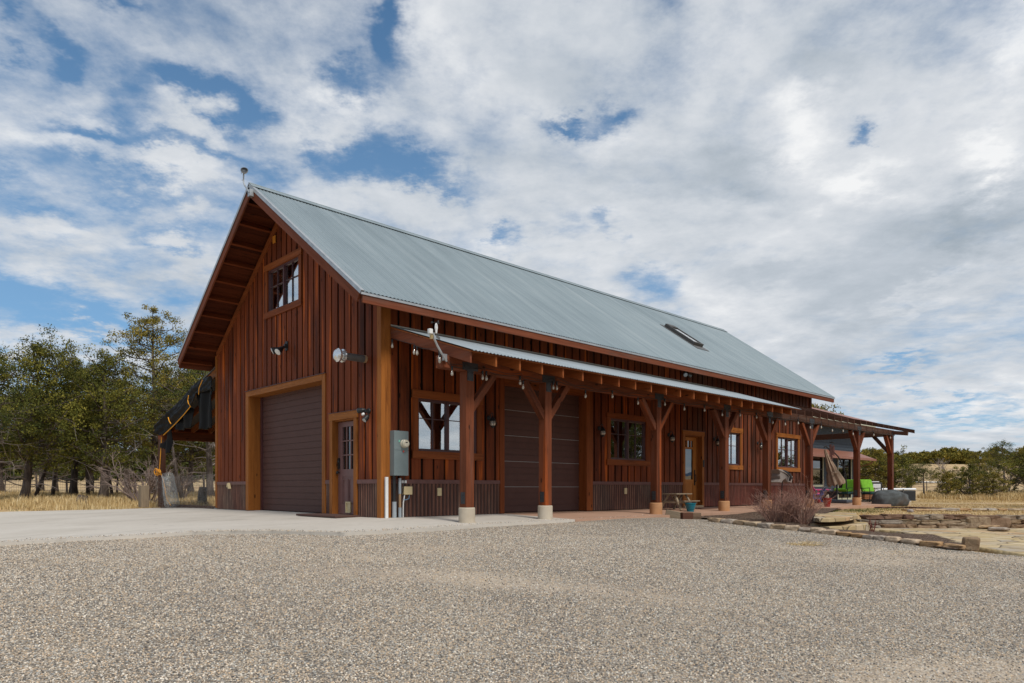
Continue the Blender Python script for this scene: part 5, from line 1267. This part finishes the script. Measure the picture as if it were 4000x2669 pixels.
put(slabstone('step',[(3165,2054),(3240,2058),(3320,2056),(3385,2048),(3400,2040),(3380,2032),(3250,2032),(3160,2036)],-.262,.30,M['flag']),t)
rg=random.Random(11)
names_=['first','second','third','fourth','fifth','sixth','seventh','eighth','ninth','tenth','eleventh','twelfth','thirteenth','fourteenth','fifteenth','sixteenth','seventeenth','eighteenth','nineteenth','twentieth']
epx=[(2800,2035,'tan'),(2850,2040,'grey'),(2895,2045,'tan'),(2940,2050,'pinkish'),(2990,2056,'grey'),(3040,2061,'tan'),(3095,2067,'pale'),(3145,2072,'grey'),(3195,2077,'pale'),(3245,2083,'pale'),(3300,2089,'orange'),(3358,2096,'orange'),(3400,2102,'grey'),(3440,2107,'grey'),(3490,2113,'pale'),(3560,2121,'pale'),(3635,2131,'orange'),(3730,2141,'brown')]
for i,(u,v,cn) in enumerate(epx):
    x,y,z=onz(u,v+3); nx_=epx[i+1] if i+1<len(epx) else (3790,2149,'')
    x2,y2,_=onz(nx_[0],nx_[1]+3); L=math.hypot(x2-x,y2-y); px0=epx[i-1] if i else (2760,2030,''); x1,y1,_=onz(px0[0],px0[1]+3); L0=math.hypot(x-x1,y-y1); wd=(L+L0)/2*.94
    mb=MB(); mb.rock((0,0,.01),(wd*.52,rg.uniform(.10,.14),rg.uniform(.040,.062)),i*5.7,3,.22,.34)
    mb.r=[{'tan':.3,'grey':.66,'pinkish':.4,'pale':.95,'orange':.05,'brown':.12}[cn]]*len(mb.v)
    o=mb.build('edging_stone',M['edgestone'],smooth=False); o.location=(x,y,z+.02); o.rotation_euler=(0,0,math.atan2(y2-y1,x2-x1))
    tag(o,'%s edging stone, %s along the gravel counted from the timber blocks'%(cn,names_[i]),'edging stone','stones edging the mulch bed')
x,y,z=onz(3818,2150); mb=MB(); mb.rock((0,0,.10),(.135,.12,.115),17,3,.16,.28); mb.r=[.45]*len(mb.v); o=mb.build('stone_block',M['sandstone']); o.location=(x,y+.1,z); o.rotation_euler=(.05,0,.3); tag(o,'rough upright sandstone block at the patio corner by the gravel','stone block')
for k,(u,v,w_,lb) in enumerate([(3862,2066,.27,'flat pale stone lying at the foot of the retaining wall'),(3902,2075,.22,'small flat tan stone lying in front of the pale one')]):
    x,y,z=onz(u,v,ptz); mb=MB(); mb.rock((0,0,.03),(w_,.2,.04),k*9+2,3,.15,.5); o=mb.build('flat_stone',M['edgestone']); o.location=(x,y,z+.02); tag(o,lb,'flat stone')
x,y,z=onz(3556,1999); mb=MB(); mb.rock((0,0,.04),(.11,.08,.055),4,3,.15,.8); o=mb.build('field_stone',M['whiterock'],smooth=True); o.location=(x,y,z-.02); tag(o,'small rounded pale stone sitting on the dry lawn','stone')

# ================= TREES =================
def leafcloud(C,rad,per,size,rg,up=.5):
    """leaf-sized faces scattered in tufts round the points C"""
    C=np.asarray(C); n=len(C)*per; c=np.repeat(C,per,0); rr=np.repeat(np.asarray(rad)*np.ones(len(C)),per)
    d=rg.normal(size=(n,3)); d/=np.linalg.norm(d,axis=1)[:,None]; d*=(rg.random(n)**.45*rr)[:,None]; d[:,2]*=.75; p=c+d
    a=rg.normal(size=(n,3)); a[:,2]+=up*1.5; a/=np.linalg.norm(a,axis=1)[:,None]
    b=rg.normal(size=(n,3)); b-=a*(a*b).sum(1)[:,None]; b/=np.linalg.norm(b,axis=1)[:,None]
    L=(size*(.6+.8*rg.random(n)))[:,None]; w=L*.42
    V=np.stack([p-b*w,p+a*L*.5-b*w*.2,p+a*L+b*w*.1,p+b*w],1).reshape(-1,3)
    Fc=np.arange(n*4).reshape(n,4)
    tuft=np.repeat(rg.random(len(C)),per); hz_=np.clip(.5+d[:,2]/(rr+1e-6)*.35,0,1)
    r=np.clip(tuft*.55+rg.random(n)*.45,0,1); return V,Fc,np.repeat(r,4)
def treegen(name,H,Wd,seed,leafm,lean=(0,0),base=.18,nl=26,per=46,leaf=.085,tr=.17,shape=1.0,dead=10,open_=.0,multi=1,clumpr=.34):
    rg=np.random.default_rng(seed); rp=random.Random(seed); mb=MB(); C=[];Rd=[]
    stems=[]
    for m_ in range(multi):
        a0=rp.random()*6.28; pts=[];n=9; ox=Wd*.18*m_*math.cos(a0);oy=Wd*.18*m_*math.sin(a0)
        for i in range(n+1):
            f=i/n; pts.append(Vector((lean[0]*f*H+ox*f*2+.10*H*.2*noise.noise((f*3,seed,m_)),lean[1]*f*H+oy*f*2+.10*H*.2*noise.noise((f*3,seed+9,m_)),f*H*.97*(1-.12*m_))))
        mb.tube(pts,[max(.012,tr*(1-f*.93)*(1.35 if i==0 else 1)*(.75 if m_ else 1)) for i,f in enumerate(np.linspace(0,1,n+1))],8); stems.append(pts)
    def prof(f): # crown half-width at height fraction
        g=max(0,(f-base)/(1-base)); return (math.sin(math.pi*min(1,g**.62*.93+.05))**.75)*shape
    for k in range(nl):
        st=stems[k%multi]; f=base+(1-base)*(k+rp.random())/nl*.96; i=min(int(f*9),8); p=st[i].lerp(st[i+1],f*9-i)
        a=k*2.399+rp.uniform(-.4,.4); L=Wd*.5*prof(f)*rp.uniform(.75,1.12)+.12
        e=p+Vector((math.cos(a)*L,math.sin(a)*L,L*rp.uniform(.05,.55)+.1)); m1=p.lerp(e,.5)+Vector((0,0,-.08*L+rp.uniform(-.1,.1)*L))
        q=[p,m1,e]; r0=max(.012,tr*.30*(1-f*.6)); mb.tube(q,[r0,r0*.65,.008],5)
        ns=int(3+L*3.2)
        for s in range(ns):
            g=.30+.70*(s+rp.random())/ns; c=(p.lerp(m1,g*2) if g<.5 else m1.lerp(e,g*2-1)); off=Vector((rp.gauss(0,1),rp.gauss(0,1),rp.gauss(.25,.8)))*(.13+.10*L)
            cc=c+off
            if rp.random()<open_: continue
            C.append(tuple(cc)); Rd.append(clumpr*rp.uniform(.6,1.25)*(.75+.25*min(1,L)))
            if s%2==0: mb.tube([c,c.lerp(cc,.9)],[.012,.005],3,cap=False)
    top=stems[0][-1]
    for k in range(5): C.append((top.x+rp.gauss(0,.12),top.y+rp.gauss(0,.12),top.z+rp.uniform(-.35,.18))); Rd.append(clumpr*.6)
    V,Fc,r=leafcloud(C,Rd,per,leaf,rg)
    # bare dead limbs low in the crown
    db=MB()
    for k in range(dead):
        f=rp.uniform(base*.45,base+.38); i=int(f*9); p=stems[0][i].lerp(stems[0][i+1],f*9-i); a=rp.random()*6.28; L=Wd*rp.uniform(.22,.52)
        q=[p];d=Vector((math.cos(a),math.sin(a),rp.uniform(-.1,.35)))
        for j in range(5): q.append(q[-1]+d*L/5); d=(d+Vector((rp.gauss(0,.25),rp.gauss(0,.25),rp.gauss(.02,.22)))).normalized()
        db.tube(q,[.028,.02,.016,.012,.008,.004],4)
        for j in range(5):
            o=q[rp.randint(1,5)]; e=o+(d+Vector((rp.gauss(0,.6),rp.gauss(0,.6),rp.gauss(.1,.5)))).normalized()*L*.35; db.tube([o,o.lerp(e,.5)+Vector((0,0,rp.gauss(0,.03))),e],[.009,.006,.003],3,cap=False)
    t=bpy.data.objects.new(name,None); COL.objects.link(t)
    local(mb.build('trunk',M['bark'],smooth=True),t); cr=npmesh('crown',V,Fc,leafm,r); local(cr,t)
    if dead: local(db.build('dead_limbs',M['deadwood']),t)
    t['category']='tree'; return t
T={}
T['round']=treegen('juniper_tree',6.4,5.6,3,M['leaf'],lean=(.10,.02),base=.24,nl=52,per=92,leaf=.066,dead=26,open_=.08,clumpr=.38)
T['round2']=treegen('juniper_tree',6.0,4.2,11,M['leaf2'],lean=(.06,0),base=.26,nl=46,per=88,leaf=.066,clumpr=.37,dead=20,open_=.08)
T['tall']=treegen('juniper_tree',8.0,4.6,21,M['leaf3'],lean=(-.01,.0),base=.22,nl=54,per=74,leaf=.062,open_=.2,clumpr=.29,dead=18,shape=.92)
T['cone']=treegen('juniper_tree',5.6,3.0,5,M['leaf'],lean=(.02,0),base=.20,nl=44,per=84,clumpr=.36,leaf=.06,dead=14,open_=.06)
T['sparse']=treegen('juniper_tree',6.5,4.6,33,M['leaf2'],lean=(.03,.03),base=.42,nl=34,per=70,leaf=.062,open_=.28,dead=16)
T['bushy']=treegen('juniper_tree',2.6,3.4,8,M['leaf'],base=.10,nl=34,per=60,leaf=.07,tr=.12,dead=8,multi=3,clumpr=.26)
T['bushy2']=treegen('juniper_tree',2.4,2.2,17,M['leaf3'],base=.12,nl=26,per=54,leaf=.07,tr=.09,dead=8,multi=2,clumpr=.24)
T['pinyon']=treegen('pinyon_tree',3.6,3.0,27,M['leaf3'],base=.16,nl=30,per=54,leaf=.08,tr=.10,dead=8,open_=.1,clumpr=.28)
used_=set()
def plant(kind,u,d,sc_,rot,label,group,zs=1.0,leanflip=1):
    x,y=ud(u,d); z=gh(x,y)-.06-(.0)
    t=T[kind]
    if kind in used_: t=copy_tree(t)
    used_.add(kind)
    t.location=(x,y,z); t.rotation_euler=(0,0,rot); t.scale=(sc_*leanflip,sc_,sc_*zs); t['label']=label; t['category']='tree'; t['group']=group
    return t
GL='junipers along the left pasture fence'
aR=YAW-R(90)   # local +x then points to the right of the view
for k,u,d,s_,ro,lb,zs in [
 ('round',90,29,1.05,aR,'broad juniper with two thick leaning trunks, second from the left edge',1.0),
 ('sparse',-60,27,.86,aR+.5,'open-crowned juniper cut by the left edge of the photo',1.05),
 ('round2',285,33,1.08,aR,'dark-trunked juniper leaning right, behind the broad leaning one',.98),
 ('cone',402,30,1.13,aR,'narrow juniper with a pale straight trunk left of the bare shrub',1.02),
 ('tall',605,33,1.14,aR+.2,'tallest juniper, open crown, left of the barn eave',1.0),
 ('round2',215,42,1.0,aR+2.2,'slim juniper standing farther back between the broad and the dark-trunked ones',1.0),
 ('round',745,36,1.0,aR+1.6,'large juniper seen through the lean-to opening, left of the barn corner',1.08),
 ('sparse',825,31,1.0,aR+3.0,'juniper half hidden by the barn corner post',1.0),
 ('round2',500,41,1.1,aR+3.9,'full juniper behind the bare brown shrub',1.0),
 ('cone',350,44,1.1,aR+1.0,'pointed juniper behind the pale-trunked one',1.0),
 ('round',10,44,1.0,aR+2.5,'juniper in the second row near the left edge',1.0),
 ('round2',680,47,1.2,aR+1.2,'juniper in the second row behind the tallest one',1.05),
 ('sparse',160,50,1.1,aR+.9,'thin juniper in the third row behind the fence',1.0),
 ('round',880,46,1.05,aR+4.4,'juniper mostly hidden behind the left side of the barn',1.0),
 ('round2',-260,34,.9,aR+.4,'juniper just outside the left edge of the photo',1.0)]:
    plant(k,u,d,s_,ro,lb,GL,zs)
GR='junipers and pinyons beyond the right lawn'
for k,u,d,s_,ro,lb,zs in [
 ('bushy',3790,42,.74,.3,'wide spreading juniper bush, biggest on the lawn edge at the right',1.0),
 ('bushy2',3700,41,.72,1.3,'small yellow-green juniper left of the wide spreading one',.9),
 ('bushy2',3880,40,.78,2.3,'scraggy low juniper right of the wide spreading one',.8),
 ('sparse',3610,44,.36,.2,'thin scraggly juniper right of the hot tub',.95),
 ('pinyon',3420,46,.86,1.2,'full pinyon behind the slatted box',1.0),
 ('bushy',3495,47,.98,2.2,'dense olive juniper behind the hot tub',1.1),
 ('cone',3548,50,.50,3.2,'olive pointed juniper behind the hot tub, right of the dense one',1.0),
 ('pinyon',3370,56,.9,2.9,'pinyon farther back right of the grey house',1.0),
 ('pinyon',3825,66,.74,4.2,'dark green pinyon on the slope above the wide spreading juniper',1.05),
 ('sparse',3925,56,.60,.4,'taller juniper with dark trunk near the right edge',1.0),
 ('pinyon',4005,50,.9,5.0,'brownish pinyon at the right edge of the photo',1.0),
 ('bushy',4090,47,1.1,1.1,'juniper outside the right edge of the photo',1.0),
 ('bushy2',3870,76,1.0,.8,'small round pinyon high on the slope, left of the dark-trunked juniper',1.0),
 ('pinyon',3175,44,1.32,.9,'juniper top showing between barn roof and pergola',1.22)]:
    plant(k,u,d,s_,ro,lb,GR,zs)
# trees on the open side of the yard, seen only as reflections in the porch windows
for i,(x,y,k,s_,lb) in enumerate([(22,-12.6,'round2',1.0,'juniper mirrored in the second porch window'),(24.6,-12.2,'round',1.0,'broad juniper across the driveway mirrored in the windows'),(27.2,-13.6,'tall',.9,'tall juniper across the driveway'),(20.2,-13.8,'bushy',1.2,'low bushy juniper across the driveway'),(40,-10.5,'bushy',1.1,'low juniper mirrored at the bottom of the last window')]):
    t=copy_tree(T[k]); t.location=(x,y,gh(x,y)); t.rotation_euler=(0,0,i*1.3); t.scale=(s_,)*3; t['label']=lb; t['group']='junipers across the driveway'
# bare shrubs
def twigs(mb,base,n,H,spread,depth,rp,r0=.012,droop=0.):
    for k in range(n):
        a=rp.random()*6.283; t=rp.random()**.7*spread; d=Vector((math.cos(a)*t,math.sin(a)*t,1)).normalized(); L=H*rp.uniform(.5,.95)
        p=Vector(base)+Vector((math.cos(a),math.sin(a),0))*rp.random()*.12*H
        def grow(p,d,L,r,lv):
            q=[p]; n_=3
            for j in range(n_): d=(d+Vector((rp.gauss(0,.16),rp.gauss(0,.16),rp.gauss(-droop,.10)))).normalized(); q.append(q[-1]+d*L/n_)
            mb.tube(q,[r,r*.8,r*.6,r*.4],3,cap=False)
            if lv>0:
                for m_ in range(3 if lv>1 else 4):
                    f=rp.uniform(.35,1); j=min(int(f*3),2); o=q[j].lerp(q[j+1],f*3-j)
                    grow(o,(d+Vector((rp.gauss(0,.45),rp.gauss(0,.45),rp.gauss(.05,.35)))).normalized(),L*rp.uniform(.35,.6),r*.55,lv-1)
        grow(p,d,L*.6,r0,depth)
rp=random.Random(5); mb=MB(); x,y,z=onz(3075,2046); c0=Vector((x,y,z))
for k in range(13):
    o=c0+Vector((sf,-cf,0))*rp.uniform(-.45,.45)+Vector((cf,sf,0))*rp.uniform(-.2,.35); twigs(mb,o,17,1.30*rp.uniform(.75,1.1),.80,2,rp,.0078,.02)
tag(mb.build('bare_shrub',M['twig']),'big rounded leafless red-brown shrub in the mulch bed before the porch','shrub')
mb=MB(); x,y,z=onz(3408,2080); rp=random.Random(9); twigs(mb,(x,y,z),9,.52,.42,1,rp,.009)
tag(mb.build('red_stem_shrub',M['redtwig']),'small bare shrub with upright red stems at the mulch bed corner','shrub')
mb=MB(); rp=random.Random(4); x,y=ud(560,27); twigs(mb,(x,y,gh(x,y)-.05),26,3.0,.95,3,rp,.035,.02)
o=mb.build('bare_bush',plain('grey_brown_twigs',(.21,.155,.13),.85,var=.3,scale=3)); tag(o,'large tangled leafless grey-brown bush left of the lean-to post','bush')
x,y=ud(700,31); mb=MB(); rp=random.Random(14); twigs(mb,(x,y,gh(x,y)-.05),20,2.4,.8,2,rp,.03,.02)
tag(mb.build('bare_bush',bpy.data.materials['grey_brown_twigs']),'smaller leafless bush seen through the wire netting','bush')
mb=MB(); rp=random.Random(24); x,y=ud(3935,50); twigs(mb,(x,y,gh(x,y)-.05),16,3.2,.6,3,rp,.03,.0)
tag(mb.build('dead_tree',M['deadwood']),'grey dead tree with bare spreading limbs near the right edge','tree')
mb=MB(); rp=random.Random(25); x,y=ud(3690,80); twigs(mb,(x,y,gh(x,y)-.05),14,2.6,.9,2,rp,.03,.0)
tag(mb.build('dead_tree',M['deadwood']),'small bare grey tree on the hillside above the lawn','tree')
# slim dark trunks of the fence line and a few stumps
for i,(u,d,h,le,lb) in enumerate([(128,31,3.0,.42,'thin dark trunk leaning right behind the thick leaning juniper'),(203,32,3.2,.12,'thin dark upright trunk between two big junipers'),(345,33,3.4,-.06,'slender dark trunk left of the pale-trunked juniper'),(440,34,2.6,-.16,'short dark leaning trunk right of the pale-trunked juniper'),(715,30,3.6,-.22,'slim dark forked trunk seen through the lean-to')]):
    x,y=ud(u,d); z=gh(x,y); mb=MB(); mb.tube([(x,y,z-.1),(x+le*sf*h*.4,y-le*cf*h*.4,z+h*.4),(x+le*sf*h*.8,y-le*cf*h*.8,z+h)],[.09,.065,.03],7); tag(mb.build('bare_sapling',M['bark'],smooth=True),lb,'sapling')
for i,(u,d,r_,h,lb) in enumerate([(322,26,.19,.32,'round grey stump low in the tall grass left of the pale-trunked juniper'),(790,27,.16,.75,'broken grey stump seen through the netting near the barn corner')]):
    x,y=ud(u,d); z=gh(x,y); mb=MB(); mb.tube([(x,y,z-.1),(x,y,z+h*.6),(x+.03,y,z+h)],[r_*1.25,r_,r_*.85],10); tag(mb.build('tree_stump',M['bark']),lb,'tree stump')
# wire fence across the left pasture
t=thing('pasture_fence','dark wire fence with leaning posts across the left pasture','fence',(*ud(250,36),0))
pp=[]
for i,u in enumerate([-500,-330,-160,18,145,262,365,455,530,620,710,800,900]):
    x,y=ud(u,36); z=gh(x,y); h=rnd.uniform(1.0,1.25); lx=rnd.uniform(-.12,.08); mb=MB(); mb.tube([(x,y,z-.1),(x+lx*sf,y-lx*cf,z+h)],[.06,.045] if i%3 else [.03,.03],6); mb.build('post',M['bark'],t); pp.append(Vector((x,y,z)))
mb=MB()
for i in range(len(pp)-1):
    for h in (.15,.3,.45,.6,.75,.9,1.02): mb.tube([pp[i]+Vector((0,0,h)),pp[i+1]+Vector((0,0,h))],.006,3,cap=False)
    for k in range(14): q=pp[i].lerp(pp[i+1],k/14); mb.tube([q+Vector((0,0,.12)),q+Vector((0,0,.92))],.004,3,cap=False)
mb.build('wire',M['bracket'],t)
t=thing('yard_fence','low wire fence on the slope behind the hot tub','fence',(*ud(3620,52),0)); pp=[]
for i,u in enumerate([3560,3620,3680,3740,3800]):
    x,y=ud(u,52); z=gh(x,y); mb=MB(); mb.tube([(x,y,z-.1),(x,y,z+.9)],[.035,.03],6); mb.build('post',M['bark'],t); pp.append(Vector((x,y,z)))
for h in (.25,.5,.8): mb=MB(); mb.tube([p+Vector((0,0,h)) for p in pp],.012,3,cap=False); mb.build('wire',M['bark'],t)
mb=MB(); a=Vector(ud(3560,66)+(0,)); b=Vector(ud(3790,66)+(0,)); zz=gh(a.x,a.y)+.2; mb.tube([(a.x,a.y,uz(1884,66)),(b.x,b.y,uz(1886,66))],.09,6)
tag(mb.build('irrigation_pipe',M['white']),'long white pipe lying across the slope behind the small junipers','pipe')
# far woodland (reads as one mass)
def wood_mass(name,specs,leafm,label_seed,per=26,leaf=.30):
    rg=np.random.default_rng(label_seed); C=[];Rd=[]
    for (u,d,h,w_) in specs:
        x,y=ud(u,d); z=gh(x,y); n=int(14*w_)
        for k in range(n):
            a=rg.random()*6.28; r=w_*.5*math.sqrt(rg.random()); zz=rg.random()**.8; r*=math.sin(math.pi*(.15+.8*zz))**.6
            C.append((x+r*math.cos(a),y+r*math.sin(a),z+.15+zz*h)); Rd.append(.5*(.6+rg.random()*.6))
    V,Fc,r=leafcloud(C,Rd,per,leaf,rg); o=npmesh(name,V,Fc,leafm,r); o['kind']='stuff'; return o
rg=np.random.default_rng(2); sp=[]
for k in range(190):
    d=rg.uniform(125,250); sp.append((rg.uniform(-350,980),d,rg.uniform(3.2,5.2),rg.uniform(4,6.5)))
wood_mass('far_woodland',sp,M['leaf2'],5,22,.55)
sp=[]
for k in range(120):
    d=rg.uniform(128,158); sp.append((rg.uniform(3120,4300),d,rg.uniform(1.6,2.8),rg.uniform(2.5,4.5)))
wood_mass('hillside_woodland',sp,M['leaf3'],6,22,.32)
# distant snowy range on the far side of the yard (seen in the window reflections)
V=[];Fc=[];n=160
for i in range(n+1):
    an=R(-75+70*i/n); rr_=1000
    h=28+34*abs(noise.noise((i*.06,3.1,0)))+10*noise.noise((i*.2,1.1,0))+4*noise.noise((i*.6,9,0))
    for (rk,hk) in ((1.0,-5),(1.12,h*.5),(1.25,h)): V.append((rr_*rk*math.cos(an),rr_*rk*math.sin(an),hk+4*noise.noise((i*.4,hk,2))))
for i in range(n):
    for k in range(2): a=i*3+k; Fc.append((a,a+3,a+4,a+1))
m_,n_n=mat('snowy_blue_range'); zz=n_n.n('ShaderNodeSeparateXYZ',{0:n_n.n('ShaderNodeTexCoord',None,3)},None).outputs[2]; cc=n_n.mix(n_n.map(n_n.m('ADD',zz,n_n.m('MULTIPLY',n_n.noise(n_n.n('ShaderNodeTexCoord',None,3),.03,4,.7),22)),38,46,0,1),(.05,.10,.18),(.75,.78,.82)); fin(n_n,cc,.9)
o=npmesh('mountains',V,Fc,m_); o['kind']='structure'

# ================= GRASS AND PEBBLES =================
def blades(name,poly,n,hmin,hmax,wd,m,seed,lean=.35,dens=None,kind='stuff',off=0.):
    rg=np.random.default_rng(seed); P=np.array([p[:2] for p in poly]); x0,y0=P.min(0);x1,y1=P.max(0); X=[];Y=[]; c=0
    xs=rg.uniform(x0,x1,n*4); ys=rg.uniform(y0,y1,n*4); k=inpoly(xs,ys,poly); xs=xs[k];ys=ys[k]
    if dens is not None: q=rg.random(len(xs))<dens(xs,ys); xs=xs[q];ys=ys[q]
    xs=xs[:n];ys=ys[:n]; n=len(xs); z=ghv(xs,ys)-.03+off
    h=rg.uniform(hmin,hmax,n)*(.7+.3*np.sin(xs*1.7)*np.cos(ys*1.3)); a=rg.uniform(0,6.28,n); l=rg.normal(0,lean,n)*h
    dx=np.cos(a);dy=np.sin(a); b=np.stack([xs,ys,z],1); s=np.stack([-dy,dx,0*dx],1)*wd
    t=b+np.stack([dx*l,dy*l,h],1); m1=b+np.stack([dx*l*.3,dy*l*.3,h*.6],1)
    V=np.stack([b-s,b+s,m1+s*.7,m1-s*.7,t+s*.15,t-s*.15],1).reshape(-1,3); i=np.arange(n)*6
    Fc=np.concatenate([np.stack([i,i+1,i+2,i+3],1),np.stack([i+3,i+2,i+4,i+5],1)]); r=np.repeat(np.clip(rg.normal(.5,.25,n),0,1),6)
    o=npmesh(name,V,Fc,m,r); o['kind']=kind; return o
bk=[onz(u,v,slabz)[:2] for u,v in [(-900,2017),(-300,2006),(0,2000),(250,1994),(480,1990)]]
pg=bk+[ud(560,25),ud(800,26),ud(900,30),ud(900,38),ud(-500,38)]
def patch(s_,th): return lambda xs,ys: np.array([.15+.85*(noise.noise((a*s_,b*s_,5))>th) for a,b in zip(xs,ys)])
blades('tall_dry_grass',pg,60000,.18,.46,.008,M['grass'],1,.35,patch(.5,-.35))
blades('green_grass_tufts',bk+[ud(480,24.3),ud(0,26),ud(-900,28)],7000,.05,.12,.008,M['grassg'],2,.5,patch(1.5,.05))
blades('tall_dry_grass',[ud(3580,41),ud(4300,30),ud(4400,52),ud(3600,52)],26000,.15,.42,.011,M['grass'],3,.35,patch(.4,-.3))
lawn=[ud(3345,17.95),ud(4400,17.95),ud(4400,38),ud(3560,40),ud(3560,29.5),ud(3400,26),(25,-2.5),(18,-2.5),ud(3250,19.6)]
blades('dry_lawn_grass',lawn,60000,.02,.055,.006,M['grass'],4,.8)
blades('green_grass_tufts',[ud(3180,21),ud(3420,19.5),ud(3560,25),ud(3400,26)],3500,.02,.06,.006,M['grassg'],5,.7,patch(1.5,.1))
def tuftpoly(u,v,ru,rv): return [onz(u+ru*math.cos(a),v+rv*math.sin(a))[:2] for a in np.linspace(0,6.28,12)[:-1]]
dn=lambda xs,ys: np.array([max(0,noise.noise((a*3,b*3,1))+.35) for a,b in zip(xs,ys)])
blades('dry_weed_patch',tuftpoly(3160,2122,90,10),1500,.015,.05,.006,M['grass'],6,1.2,dn)
blades('dry_weed_patch',tuftpoly(3515,2158,42,7),900,.015,.05,.006,M['grass'],7,1.2,dn)
# loose pebbles over the near gravel
rgp=np.random.default_rng(12)
NP=260000
dd=4.2+ (rgp.random(NP*2)**1.25)*12.0; uu=rgp.uniform(-150,4150,NP*2)
kp=rgp.random(NP*2)<np.clip(dd/11.4,0,1)*np.clip((16.5-dd)/7,0,1); dd=dd[kp][:NP];uu=uu[kp][:NP]; a_=(uu-2000)/FPX; px_=CX+dd*(cf+a_*sf); py_=CY+dd*(sf-a_*cf)
k1=inpoly(px_,py_,grav)&~inpoly(px_,py_,[p for p in apron]); px_=px_[k1];py_=py_[k1]
pz_=ghv(px_,py_)+.012*0-.012
pz_=pz_+.012*np.array([noise.noise((a*.8,b*.8,3.3))+.5*noise.noise((a*2.3,b*2.3,1.3)) for a,b in zip(px_,py_)])
bare=np.array([baref(a,b) for a,b in zip(px_,py_)]); kk=rgp.random(len(px_))<np.clip(1-bare*.6,.12,1); px_=px_[kk];py_=py_[kk];pz_=pz_[kk]
_e=[];_fr=front[2:]+[(.46,-2.32),(1.41,-2.32),(XB,-2.24),(7.4,-2.25)]   # strays kicked up onto the slab edges
for k in range(1500):
    i=rnd.randrange(len(_fr)-1); f_=rnd.random(); x_=_fr[i][0]*(1-f_)+_fr[i+1][0]*f_; y_q=_fr[i][1]*(1-f_)+_fr[i+1][1]*f_; o_=abs(rnd.gauss(0,.16)); y_q+=o_; x_+=rnd.gauss(0,.05)
    _e.append((x_,y_q,slabz(x_,y_q)+.003))
_e=np.array(_e); px_=np.r_[px_,_e[:,0]];py_=np.r_[py_,_e[:,1]];pz_=np.r_[pz_,_e[:,2]]
me=bpy.data.meshes.new('pebbles'); me.vertices.add(len(px_)); me.vertices.foreach_set('co',np.c_[px_,py_,pz_+.003].astype(np.float32).ravel())
ob=bpy.data.objects.new('pebbles',me); COL.objects.link(ob); ob['kind']='stuff'
ng=bpy.data.node_groups.new('pebbles','GeometryNodeTree'); ng.interface.new_socket('Geometry',in_out='INPUT',socket_type='NodeSocketGeometry'); ng.interface.new_socket('Geometry',in_out='OUTPUT',socket_type='NodeSocketGeometry')
def gn(ty,**k):
    nd=ng.nodes.new(ty)
    for a,b in k.items(): setattr(nd,a,b)
    return nd
gi=gn('NodeGroupInput');go=gn('NodeGroupOutput'); ico=gn('GeometryNodeMeshIcoSphere'); ico.inputs['Radius'].default_value=1; ico.inputs['Subdivisions'].default_value=1
sm=gn('GeometryNodeSetMaterial'); sm.inputs['Material'].default_value=M['pebble']; iop=gn('GeometryNodeInstanceOnPoints')
rv=gn('FunctionNodeRandomValue',data_type='FLOAT_VECTOR'); rv.inputs[0].default_value=(.004,.0035,.0028); rv.inputs[1].default_value=(.0108,.0090,.0078)
rr=gn('FunctionNodeRandomValue',data_type='FLOAT_VECTOR'); rr.inputs[0].default_value=(-.5,-.5,0); rr.inputs[1].default_value=(.5,.5,6.28); rr.inputs['Seed'].default_value=4
mp_=gn('GeometryNodeMeshToPoints')
lk=ng.links.new; lk(gi.outputs[0],mp_.inputs['Mesh']); lk(mp_.outputs[0],iop.inputs['Points']); lk(ico.outputs['Mesh'],sm.inputs['Geometry']); lk(sm.outputs[0],iop.inputs['Instance']); lk(rv.outputs[0],iop.inputs['Scale']); lk(rr.outputs[0],iop.inputs['Rotation']); lk(iop.outputs[0],go.inputs[0])
md=ob.modifiers.new('pebbles','NODES'); md.node_group=ng
